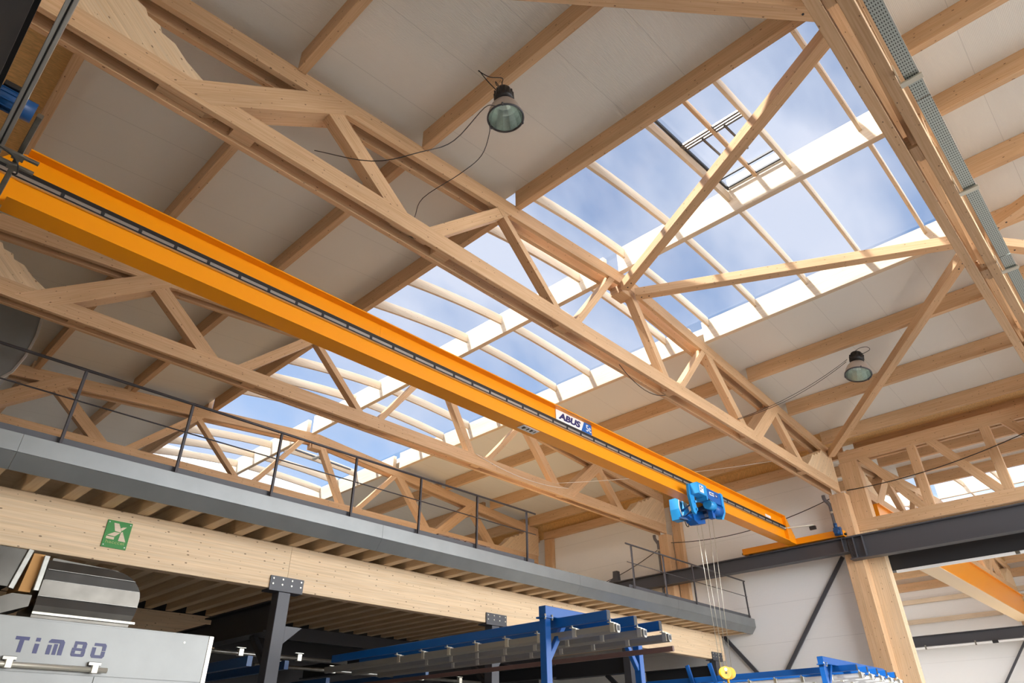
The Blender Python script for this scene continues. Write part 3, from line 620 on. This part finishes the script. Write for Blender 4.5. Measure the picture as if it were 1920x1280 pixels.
obj('white_hose', MB().tube([(14.74, 8.22, 7.06), (14.67, 8.2, 6.95), (14.66, 8.2, 6.78), (14.74, 8.2, 6.6), (14.84, 8.2, 6.6), (14.9, 8.2, 6.7), (14.96, 8.2, 6.74)], .012), M_WCABLE, ho)
obj('lower_box', MB().prism([(14.72, 6.56), (15.3, 6.78), (15.3, 6.44), (14.95, 6.36), (14.76, 6.42)], 'xz', 7.9, 8.14), M_BLUE, ho)
obj('lower_frame', MB().frame((14.6, 8.2, 6.5), (14.95, 8.0, 6.42), .09, .05), M_DBLUE, ho)
obj('loop_cable', MB().tube([(14.68, 8.12, 6.42), (14.74, 8.12, 6.31), (14.83, 8.12, 6.32), (14.85, 8.12, 6.4)], .011), M_CABLE, ho)
for xa, ya, za, xb, zb in ((15.12, 8.05, 6.45, 15.1, 3.2), (15.33, 8.05, 6.62, 15.27, 3.2), (15.38, 7.85, 6.72, 15.4, 3.2), (15.6, 7.85, 6.78, 15.6, 3.2)):
    obj('hoist_rope', MB().cyl((xa, ya, za), (xb, 8.0, zb), .0065, 6), M_ZINC, ho)
obj('rope_guide', MB().box(15.24, 15.66, 7.8, 8.1, 6.66, 6.86), M_DBLUE, ho)
hb_ = obj('hook_block', MB().cyl((15.12, 7.90, 3.1), (15.19, 7.98, 3.1), .125, 24).cyl((15.42, 7.95, 3.11), (15.54, 8.06, 3.11), .12, 24).box(15.2, 15.42, 7.94, 8.04, 2.98, 3.16), M_CORK, ho)
obj('block_label', MB().cyl((15.112, 7.888, 3.16), (15.117, 7.893, 3.16), .035, 12), M_WHT, hb_)
obj('axle_cap', MB().cyl((15.11, 7.886, 3.09), (15.117, 7.893, 3.09), .02, 12), M_BLK, hb_)
obj('hook', MB().tube([(15.32, 7.98, 2.98), (15.33, 7.98, 2.9), (15.42, 7.98, 2.84), (15.42, 7.98, 2.75), (15.32, 7.98, 2.7), (15.22, 7.98, 2.76)], .028, 10), M_CORK, hb_)

# crane 2 in the neighbouring hall
c2 = empty('overhead_crane', (32, 5.9, 6.85), 'yellow crane girder of the neighbouring hall at the right picture edge', 'crane')
obj('girder', MB().prism([(5.64, 6.93), (6.22, 6.93), (6.1, 8.0), (6.22, 8.0), (6.22, 8.03), (5.64, 8.03), (5.64, 8.0), (5.72, 8.0), (5.72, 6.95)], 'yz', 22.2, 42.4), M_YEL, c2)
obj('bottom_flange', MB().box(22.2, 42.4, 5.62, 6.24, 6.9, 6.93), M_YEL_LIT, c2, 'yellow lower flange with reflected light in its cream colour')

# ------------------------------------------------------------------ platform (mezzanine)
pl = empty('platform', (10, 9.96, 4.72), 'raised timber platform with grey folded sheet metal edge running to the white wall', 'platform')
obj('deck', MB().prism([(-.95, 10.06), (21.33, 10.06), (21.33, 18.9), (-.95, 18.9)], 'xy', 4.97, 5.16), M_JOIST, pl)
k = 0
XE = [-.95, 1.42, 7.1, 12.75, 17.0, 19.9, 21.46]
for a, b in zip(XE[:-1], XE[1:]):
    s_ = MB().prism([(9.96, 4.905), (9.975, 4.905), (10.125, 4.73), (10.125, 4.715), (10.11, 4.715), (9.955, 4.90)], 'yz', a+.002, b-.002)
    obj('edge_sheet_lower', s_, M_FASC, pl)
    obj('edge_sheet_upper', MB().box(a+.002, b-.002, 9.955, 9.975, 4.906, 5.145), M_FASC, pl)
obj('toe_board', MB().box(-.95, 11.25, 10.03, 10.045, 5.162, 5.25), M_STEEL, pl)
obj('toe_board', MB().box(14.85, 21.4, 10.03, 10.045, 5.162, 5.25), M_STEEL, pl)
k = 0; x = -.78
while x < 21.3:
    obj('joist', MB().box(x, x+.165, 10.13, 18.45, 4.725, 4.968), M_JOIST, pl, None); x += .508
def railing(posts, x0, x1, label):
    r_ = empty('railing', ((x0+x1)/2, 9.96, 5.17), label, 'railing', 'platform railings')
    obj('handrail', MB().cyl((x0, 9.965, 6.25), (x1, 9.965, 6.25), .021, 12), M_RAIL, r_)
    obj('middle_rail', MB().cyl((x0, 9.965, 5.78), (x1, 9.965, 5.78), .011, 8), M_RAIL, r_)
    for x in posts: obj('post', MB().box(x-.02, x+.02, 9.957, 9.997, 5.147, 6.23), M_RAIL, r_)
    return r_
railing([-.2+.5, 1.84, 3.36, 4.88, 6.4, 7.92, 9.44, 10.97], -.9, 11.25, 'long dark steel railing along the near part of the platform edge')
railing([15.01, 16.52, 18.05, 21.2], 14.75, 21.25, 'short steel railing at the far end of the platform by the white wall')
def pallet(x, z, lb):
    p = empty('pallet', (x+.4, 11.3, z), lb, 'pallet', 'pallets on the platform')
    for k in range(5): obj('top_board', MB().box(x, x+.75, 10.9+k*.17, 11.02+k*.17, z+.12, z+.142), M_PAL, p)
    for k in range(3):
        for j in range(2): obj('block', MB().box(x+k*.31, x+k*.31+.12, 10.9+j*.68, 11.04+j*.68, z+.022, z+.12), M_PAL, p)
        obj('bottom_board', MB().box(x+k*.31, x+k*.31+.12, 10.9, 11.72, z, z+.022), M_PAL, p)
M_PAL = wood('weathered_pallet_wood', srgb(150, 118, 96), srgb(96, 70, 58), .8)
n_ = 0
for x, who in ((9.2, 'left'), (10.0, 'right')):
    for k, z in enumerate((5.165, 5.31, 5.455)):
        pallet(x, z, f'weathered wooden pallet in the {who} stack behind the railing, {["lowest", "middle", "topmost"][k]} of it')
# big ventilation duct on the platform at the left edge
vd = empty('air_duct', (.6, 15.4, 5.2), 'large dull sheet metal ventilation duct elbow behind the railing at the left picture edge', 'duct')
cur = [(-.25, 9.42), (1.66, 9.42), (1.7, 9.0), (1.66, 8.5), (1.56, 8.1), (1.36, 7.8), (1.1, 7.6), (1.0, 7.2), (1.0, 5.17), (-.25, 5.17)]
obj('duct_casing', MB().prism(cur, 'xz', 15.05, 16.6), M_FASC, vd)
for i in range(1, 7):
    obj('flange_edge', MB().frame((cur[i][0], 15.04, cur[i][1]), (cur[i+1][0], 15.04, cur[i+1][1]), .05, .03, up=(0, 1, 0)), M_ALU, vd)

# glulam edge beams
gm = obj('glulam_beam', MB().box(-.95, 5.9, 10.9, 11.08, 3.99, 4.72), M_GLU, None, 'deep timber beam under the platform edge, left length carrying the green sign', 'timber beam')
obj('glulam_beam', MB().box(5.906, 20.95, 10.9, 11.08, 3.99, 4.72), M_GLU, None, 'deep timber beam under the platform edge, long right length beyond the joint', 'timber beam')
obj('glulam_beam', MB().box(-.95, 8.3, 18.5, 18.7, 3.9, 4.72), M_GLU, None, 'timber beam at the back under the platform, left of the black steel', 'timber beam')
b_ = empty('steel_beam', (13, 18.6, 4.3), 'grey steel beam at the back under the platform joists', 'steel beam')
obj('i_section', MB().prism([(18.5+q[0], q[1]) for q in ibeam(0, .2, 4.38, 4.72)], 'yz', 8.35, 21.3), M_STEEL, b_)
obj('web_cover', MB().box(8.36, 21.3, 18.503, 18.515, 4.4, 4.7), M_STEEL, b_)
# steel columns with bolted head plates
for k, x in enumerate((5.9, 10.93, 15.95, 20.45)):
    s_ = empty('steel_column', (x, 10.98, 0), ['anthracite steel column with bolted head plate, beside the silver machine', 'steel column with bolted head plate, behind the long blue conveyor rails',
        'steel column behind the blue conveyor posts', 'steel column at the right end of the deep timber beam by the wall brace'][k], 'steel column', 'columns under the platform')
    hp = obj('head_plate', MB().box(x-.31, x+.31, 10.872, 10.897, 3.955, 4.19), M_STEEL, s_)
    obj('seat_plate', MB().box(x-.31, x+.31, 10.87, 11.12, 3.955, 3.985), M_STEEL, s_)
    obj('shaft', MB().box(x-.11, x+.11, 10.9, 11.12, 0, 3.95), M_STEEL, s_)
    for a in range(4):
        for c in range(2): obj('bolt', MB().cyl((x-.26+a*.173, 10.86, 4.06+c*.085), (x-.26+a*.173, 10.873, 4.06+c*.085), .014, 10), M_ZINC, hp)
    obj('cleat', MB().prism([(x+.112, 3.45), (x+.46, 3.45), (x+.112, 3.15)], 'xz', 10.98, 11.02), M_STEEL, s_)
    tb = obj('cross_beam', MB().prism(ibeam(x-.14, x+.14, 3.36, 3.84), 'xz', 11.14, 13.5), M_DSTEEL, s_)
    obj('knee_brace', MB().frame((x, 11.15, 2.85), (x, 11.75, 3.36), .1, .1), M_DSTEEL, s_)
    if k != 3: obj('rear_beam', MB().prism(ibeam(x-.1, x+.1, 3.42, 3.74), 'xz', 13.51, 18.45), M_DSTEEL, s_)

# green sign ------------------------------------------------------------------------
gs = empty('green_sign', (3.1, 10.9, 4.18), 'small green sign with pale X emblem fixed to the deep timber beam', 'sign')
obj('sign_plate', MB().box(2.93, 3.27, 10.885, 10.899, 4.18, 4.565), M_GRN, gs)
fx = lambda u, v: (2.93+.34*u, 4.565-.385*v)
yy = (10.881, 10.885)
for P in ([(.26, .09), (.46, .09), (.62, .34), (.62, .40), (.37, .38)], [(.57, .25), (.66, .20), (.8, .18), (.64, .34)], [(.37, .42), (.6, .42), (.42, .58), (.12, .56)],
          [(.1, .6), (.42, .61), (.42, .7), (.1, .69)], [(.62, .42), (.68, .36), (.9, .72), (.6, .72)]):
    obj('emblem', MB().prism([fx(u, v) for u, v in P], 'xz', *yy), M_PALE, gs)
text('lettering', 'hacccel', (2.975, 10.884, 4.24), (1, 0, 0), (0, 0, 1), .25, .045, mat('sign_lettering', srgb(150, 170, 90), .5), gs, .002, .0)
for x in (2.955, 3.245):
    for z in (4.21, 4.535): obj('screw', MB().cyl((x, 10.878, z), (x, 10.885, z), .009, 8), M_WHT, gs)

# ------------------------------------------------------------------ silver machine with lettering
YM = 9.5
tm = empty('coating_machine', (2, YM, 0), 'silver sheet steel machine housing with large purple blue lettering', 'machine')
obj('housing', MB().box(-.95, 4.22, YM, 10.6, 0, 2.97), M_SHEET, tm)
obj('front_panel', MB().box(-.9, 4.16, YM-.012, YM-.001, 2.42, 2.945), M_SHEET, tm)
obj('front_panel', MB().box(-.9, 2.9, YM-.012, YM-.001, 1.7, 2.412), M_SHEET, tm)
obj('front_panel', MB().box(2.91, 4.16, YM-.012, YM-.001, 1.7, 2.412), M_SHEET, tm)
obj('corner_trim', MB().box(4.165, 4.222, YM-.016, YM-.001, 1.7, 2.96), M_ZINC, tm)
obj('screw', MB().cyl((3.85, YM-.02, 2.86), (3.85, YM-.01, 2.86), .012), M_ZINC, tm)
lx, lz, lh = 1.99, 2.605, .16
def glyph(x, polys, w):
    b = MB()
    for P in polys: b.prism([(x+u*w+(v-.5)*lh*-.08*0, lz+v*lh) for u, v in P], 'xz', YM-.0155, YM-.0125)
    obj('lettering', b, M_NAVY, tm)
R_ = lambda a, b, c, d: [(a, b), (c, b), (c, d), (a, d)]
glyph(2.005, [R_(0, .78, 1, 1), R_(.34, 0, .66, .775)], .135)
glyph(2.205, [R_(0, 0, .6, .62), R_(0, .76, .6, 1)], .075)
glyph(2.335, [[(0, .85), (.12, 1), (.88, 1), (1, .85), (1, 0), (.72, 0), (.72, .75), (0, .75)], R_(0, 0, .26, .62), R_(.38, 0, .62, .7)], .165)
glyph(2.59, [[(.08, 1), (.88, 1), (1, .88), (1, .8), (.08, .8)], R_(.7, .565, 1, .795), R_(.08, .565, .3, .795), [(.0, .38), (1, .38), (.97, .56), (.0, .56)], R_(0, .185, .27, .375), R_(.72, .185, 1, .375), [(0, .1), (.1, 0), (.9, 0), (1, .1), (1, .18), (0, .18)]], .145)
glyph(2.8, [[(.1, 1), (.88, 1), (1, .86), (1, .5), (.72, .5), (.72, .8), (.1, .8)], [(0, .7), (.28, .7), (.28, .2), (.72, .2), (.72, .47), (1, .47), (1, .14), (.88, 0), (.12, 0), (0, .14)]], .15)
rr = obj('guide_rail', MB().cyl((-.9, YM-.09, 2.475), (3.0, YM-.09, 2.475), .028, 12), M_ZINC, tm)
for x in (2.0, 2.86):
    obj('rail_clamp', MB().box(x-.035, x+.035, YM-.125, YM-.055, 2.44, 2.52), M_ZINC, tm)
    obj('rail_bracket', MB().box(x-.06, x+.07, YM-.06, YM-.013, 2.52, 2.56), M_GALV, tm)
M_DUCT = mat('shiny_galvanised_duct', srgb(88, 85, 79), .27, metal=1, noise=.45, nscale=4, bump=.05)
# duct on machine
ad = empty('air_duct', (2.6, YM+.1, 2.97), 'shiny galvanised rectangular duct elbow standing on the silver machine', 'duct')
YD = YM+.12
pts = [(2.12, 2.975), (3.17, 2.975), (3.21, 3.14), (3.22, 3.3)]+[(3.22-.42*(1-math.cos(t)), 3.3+.33*math.sin(t)) for t in [math.radians(q) for q in (20, 40, 60, 80, 90)]]+[(2.14, 3.66), (2.11, 3.3), (2.1, 3.12)]
obj('duct_elbow', MB().prism(pts, 'xz', YD+.03, YD+.7), M_DUCT, ad)
def xr(z):
    return 3.22 if z < 3.3 and z > 3.2 else 3.17+(z-2.975)*.22 if z <= 3.2 else 3.22-.42*(1-math.cos(math.asin(min(1, (z-3.3)/.33))))
lv = [(3.63, .03), (3.52, .012), (3.40, 0), (3.22, .012), (3.12, -.004), (3.04, .012), (2.976, .016)]
for (za, ya), (zb, yb) in zip(lv[:-1], lv[1:]):
    b = MB(); n_ = 5
    for q in range(n_+1):
        z = za+(zb-za)*q/n_; y = YD+ya+(yb-ya)*q/n_
        b.v += [Vector((2.105, y, z)), Vector((xr(z), y, z)), Vector((xr(z), YD+.04, z)), Vector((2.105, YD+.04, z))]
    for q in range(n_):
        o = q*4
        for e in range(4): b.face([o+e, o+(e+1) % 4, o+4+(e+1) % 4, o+4+e][::-1], [(0, 0)]*4)
    b.face([3, 2, 1, 0], [(0, 0)]*4); b.face([n_*4+e for e in range(4)], [(0, 0)]*4)
    obj('sheet_band', b, M_DUCT, ad)
for z in (3.52, 3.4, 3.22): obj('fold_line', MB().box(2.12, xr(z), YD-.004, YD+.002, z, z+.005), M_SILV, ad)
obj('flange', MB().box(2.1, 3.23, YD-.025, YD-.001, 3.02, 3.05), M_ZINC, ad)
obj('side_flange', MB().frame((2.06, YD-.01, 3.66), (2.06, YD-.01, 3.27), .05, .06), M_GALV, ad)
ad = empty('air_duct', (1.2, YM+.1, 3.2), 'shiny galvanised duct run at the left edge beside the duct elbow', 'duct')
obj('duct_run', MB().prism([(-.9, 3.28), (1.78, 3.28), (1.85, 3.7), (-.9, 3.7)], 'xz', YD, YD+.7), M_DUCT, ad)
obj('side_flange', MB().frame((1.88, YD-.01, 3.7), (1.81, YD-.01, 3.26), .05, .06), M_GALV, ad)
obj('duct_base', MB().prism([(1.35, 2.975), (1.75, 2.975), (2.05, 3.1), (2.05, 3.22), (1.85, 3.22)], 'xz', YD+.02, YD+.6), M_DUCT, ad)
obj('flexible_sleeve', MB().prism([(1.9, 3.25), (2.02, 3.25), (2.05, 3.68), (1.93, 3.68)], 'xz', YD+.03, YD+.6), mat('canvas_sleeve', srgb(200, 150, 90), .8), ad)

# ------------------------------------------------------------------ blue conveyor frames
def conveyor(xs, Ye, Yfar, zt, label, post_x0, post_x1, Yc, knee=1, bright=False):
    f_ = empty('conveyor_frame', (sum(xs)/len(xs), Yc, 0), label, 'conveyor', 'overhead conveyor frames')
    for i, x in enumerate(xs):
        obj('carrier_beam', MB().box(x-.04, x+.04, Ye, Yfar, zt-.12, zt), M_BLUE, f_)
        obj('beam_end_cap', MB().box(x-.036, x+.036, Ye-.006, Ye-.001, zt-.115, zt-.005), M_BLK, f_)
        y = Ye-.1
        rl = obj('conveyor_rail', MB().prism([(x+.02, zt-.17), (x+.10, zt-.17), (x+.10, zt-.24), (x+.08, zt-.27), (x+.04, zt-.27), (x+.02, zt-.24)], 'xz', y, Yfar+.3), M_WHT if bright else M_SILV, f_)  # bright rails: sunlight put into the colour as white
        obj('rail_hollow_shade', MB().box(x+.035, x+.085, y-.004, y-.001, zt-.245, zt-.185), M_BLK, rl)  # dark face painting the shade inside the hollow rail end
        yk = Ye-.07; j = 0
        while yk < Yfar and j < 8:
            obj('rail_clamp', MB().box(x+.008, x+.112, yk, yk+.07, zt-.262, zt-.155), M_ZINC, rl)
            obj('clamp_bolt', MB().cyl((x-.02, yk+.035, zt-.16), (x-.02, yk+.035, zt-.11), .012, 8).box(x-.05, x+.06, yk+.01, yk+.06, zt-.156, zt-.146), M_ZINC, rl)
            yk += .62; j += 1
    obj('cross_bar', MB().box(post_x0-.05, post_x1+.05, Yc-.06, Yc+.06, zt+.003, zt+.14), M_BLUE, f_)
    for k, px in enumerate((post_x0, post_x1)):
        obj('post', MB().box(px-.055, px+.055, Yc-.055, Yc+.055, 0, zt-.02), M_BLUE, f_)
        obj('head_flange', MB().box(px-.09, px+.09, Yc-.08, Yc+.08, zt-.018, zt+.001), M_BLUE, f_)
        s = 1 if k == 0 else -1
        obj('knee_brace', MB().frame((px+s*.05, Yc, zt-.5), (px+s*.42, Yc, zt-.0), .07, .07), M_BLUE, f_)
        for q in (-.07, .07): obj('bolt', MB().cyl((px+q, Yc-.07, zt-.04), (px+q, Yc-.07, zt+.03), .012, 8), M_ZINC, f_)
    return f_
conveyor([7.45, 8.05, 8.65], 5.40, 11.6, 3.165, 'blue overhead conveyor frame with three silver rails running under the platform', 7.25, 9.38, 6.3)
f2 = conveyor([16.2, 16.8, 17.4, 18.0, 18.6], 5.48, 12.5, 3.15, 'blue overhead conveyor frame with five sunlit-white painted rails in front of the timber column', 15.6, 19.2, 5.95, bright=True)
for x, y in ((16.12, 9.33), (16.12, 8.72)):
    obj('upright_arm', MB().frame((x, y, 3.0), (x, y+.1, 3.42), .05, .1), M_BLUE, f2)
# brown bar and trolley
obj('steel_bar', MB().box(8.54, 8.58, 5.18, 12.9, 2.755, 2.82), M_BROWN, None, 'brown perforated steel bar passing below the silver rails', 'steel bar')
# rails deeper under the platform
for i, (y, z, x0, x1, lb) in enumerate(((12.3, 3.15, 4.3, 8.2, 'silver pipe rail behind the anthracite column right of the machine'), (12.9, 3.06, 6.6, 12.5, 'silver pipe rail deep under the platform below the blue conveyor'),
        (13.2, 2.6, 4.6, 12, 'lower dark pipe rail in the shadow under the platform'))):
    pr = empty('pipe_rail', (x0, y, z), lb, 'rail', 'pipe rails under the platform')
    obj('pipe', MB().cyl((x0, y, z), (x1, y, z), .035, 12), M_GALV, pr)
    x = x0+.5
    while x < x1: obj('pipe_clamp', MB().box(x, x+.09, y-.045, y+.045, z-.04, z+.07).box(x-.04, x+.13, y-.02, y+.02, z+.085, z+.095), M_ZINC, pr); x += 1.15
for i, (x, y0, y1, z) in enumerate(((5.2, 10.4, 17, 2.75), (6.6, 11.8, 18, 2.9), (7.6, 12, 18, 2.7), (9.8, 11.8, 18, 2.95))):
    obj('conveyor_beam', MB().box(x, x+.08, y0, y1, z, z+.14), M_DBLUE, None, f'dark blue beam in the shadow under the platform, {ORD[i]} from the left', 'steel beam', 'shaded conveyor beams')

# ------------------------------------------------------------------ wall braces, downpipes
for (p0, p1, lb) in (((21.43, 6.85, 6.5), (21.43, 9.6, 3.18), 'falling leftward from the tall column'), ((21.43, 11.9, 5.75), (21.43, 9.75, 3.14), 'coming out under the platform end')):
    obj('steel_cross_brace', MB().frame(p0, p1, .05, .11), M_STEEL, None, 'dark steel brace on the white wall, '+lb, 'steel brace')
for (y, lb) in ((6.77, 'beside the head of the tall timber column'), (12.87, 'beside the column behind the platform end railing')):
    dp = empty('downpipe', (20.95, y, 7), 'grey plastic downpipe with bend '+lb, 'pipe', 'downpipes')
    obj('pipe', MB().tube([(20.98, y+.04, 8.25), (20.98, y+.03, 8.12), (20.98, y-.07, 7.95), (20.98, y-.09, 7.8), (20.98, y-.09, 7.2 if y < 7 else 5.3)], .055, 14), M_PIPE, dp)
    obj('pipe_clip', MB().cyl((20.98, y-.09, 7.66), (20.98, y-.09, 7.72), .066, 14), M_ZINC, dp)

# ------------------------------------------------------------------ lamps
def lamp(c, tilt, label, cable, s=1.0):
    """c: centre of the reflector rim"""
    c = Vector(c); ax = Vector(tilt).normalized()
    L = empty('pendant_lamp', c, label, 'lamp', 'high bay lamps')
    pr = [(.25, 0), (.248, .04), (.232, .12), (.2, .2), (.15, .27), (.1, .31)]
    obj('reflector_shell', MB().lathe(c, [(r*s, h*s) for r, h in pr], 36, ax), M_ALUM, L)
    obj('inner_reflector', MB().lathe(c, [(r*.96*s, h*.97*s+.004) for r, h in pr]+[(0, .3*s)], 14, ax, True), M_REFL, L)
    obj('rim_ring', MB().lathe(c, [(.245*s, -.012*s), (.262*s, -.012*s), (.262*s, .012*s), (.245*s, .012*s)], 36, ax), M_STEEL, L)
    obj('lens', MB().lathe(c, [(.246*s, .002), (.16*s, -.012*s), (0, -.016*s)], 36, ax), M_LENS, L)
    obj('gear_housing', MB().lathe(c, [(.0, .33*s), (.105*s, .33*s), (.14*s, .36*s), (.14*s, .42*s), (.125*s, .5*s), (.11*s, .55*s), (0, .56*s)], 20, ax), M_BLK, L)
    for k in range(14):
        t = k*2*math.pi/14; a = ax.cross(Vector((0, 1, .01))).normalized(); e = ax.cross(a); q = c+(a*math.cos(t)+e*math.sin(t))*.135*s
        obj('cooling_fin', MB().frame(q+ax*.36*s, q+ax*.5*s, .012, .02), M_BLK, L)
    for t in (.6, 2.7, 4.8):
        a = ax.cross(Vector((0, 1, .01))).normalized(); e = ax.cross(a); q = c+(a*math.cos(t)+e*math.sin(t))*.258*s
        obj('clip', MB().box(q.x-.012, q.x+.012, q.y-.012, q.y+.012, q.z-.02, q.z+.03), M_STEEL, L)
    top = c+ax*.56*s
    obj('hanging_eye', MB().tube([top, top+Vector((0, 0, .08))], .012), M_STEEL, L)
    obj('cable', MB().tube(cable[0], .007), M_CABLE, L)
    for q in cable[1:]: obj('cable', MB().tube(q, .006), M_CABLE, L)
M_ALUM = mat('satin_aluminium', srgb(196, 184, 174), .38, metal=.7)
def cat(a, b, sag, n_=10): a, b = Vector(a), Vector(b); return [a.lerp(b, t/n_)-Vector((0, 0, 4*sag*(t/n_)*(1-t/n_))) for t in range(n_+1)]
lamp((4.55, 4.38, 9.17), (-.08, .0, 1), 'round high bay lamp with glass lens hanging at top centre under a purlin',
     [[(4.45, 4.45, 9.72), (4.3, 4.5, 9.85), (4.1, 4.45, 9.82), (4.05, 4.4, 9.72), (4.2, 4.35, 9.7), (4.4, 4.3, 9.82), (4.5, 4.4, 9.88), (4.55, 4.42, 9.78)],
      [(4.5, 4.4, 9.73), (4.42, 4.45, 9.9), (4.5, 4.5, 9.93), (4.56, 4.42, 9.8)],
      [(4.32, 4.35, 9.2), (3.97, 4.2, 8.72), (3.49, 4.2, 7.72), (3.1, 4.3, 7.3), (2.8, 4.8, 7.3), (2.75, 6.2, 8.5)],
      [(4.4, 4.55, 9.1), (4.45, 4.6, 8.95), (4.4, 4.7, 8.55), (4.2, 4.9, 8.2), (4.15, 5.6, 8.2), (4.5, 6.24, 8.48)]])
lamp((15.95, 3.66, 9.28), (.25, -.1, 1), 'smaller high bay lamp hanging below the right roof slope beside a diagonal brace',
     [[(15.95, 3.7, 9.8), (16.0, 3.5, 9.95), (15.95, 3.3, 9.9), (15.95, 3.25, 9.8), (16, 3.45, 9.78), (16.05, 3.6, 9.74)],
      cat((15.95, 3.8, 9.75), (14.6, 6.26, 8.52), .15), cat((15.95, 3.83, 9.7), (14.6, 6.26, 8.5), .17)], 1.15)
# loose cables
obj('cable', MB().tube(cat((9.9, 6.42, 8.2), (11.7, 6.5, 8.2), .22), .008), M_CABLE, None, 'thin dark cable looping below the bottom chord of the nearest truss', 'cable')
obj('cable', MB().tube(cat((11.6, 12.35, 8.5), (15.5, 12.35, 8.5), .2, 16), .009), M_WCABLE, None, 'white cable sagging in front of the rear truss below the crane girder', 'cable')
obj('cable', MB().tube(cat((14.9, 12.3, 8.5), (17.9, 6.62, 8.5), .1, 16), .008), M_WCABLE, None, 'white cable rising from behind the crane girder to the nearest truss', 'cable')
obj('cable', MB().tube(cat((21.4, 17.9, 6.9), (21.35, 12.45, 8.1), .35, 16), .012), M_CABLE, None, 'dark cable sagging across the white wall above the platform', 'cable')
obj('cable', MB().tube(cat((21.1, 12.33, 7.9), (21.1, 6.66, 8.15), .3, 16), .012), M_CABLE, None, 'dark cable sagging across the white wall behind the hoist', 'cable')
obj('cable', MB().tube(cat((21.33, 6.2, 8.35), (21.33, .5, 9.0), .25, 16), .012), M_CABLE, None, 'dark cable strung across the lattice girder', 'cable')
pol = empty('conductor_pole', (-.17, 3.5, 6.6), 'twin aluminium rail crossing the top left corner in front of the strand board', 'rail')
for x in (-.165, -.12): obj('profile', MB().box(x-.016, x+.016, 3.2, 9.5, 6.66, 6.72), M_ALU, pol)
obj('slot', MB().box(-.15, -.135, 3.2, 9.5, 6.67, 6.71), M_BLK, pol)
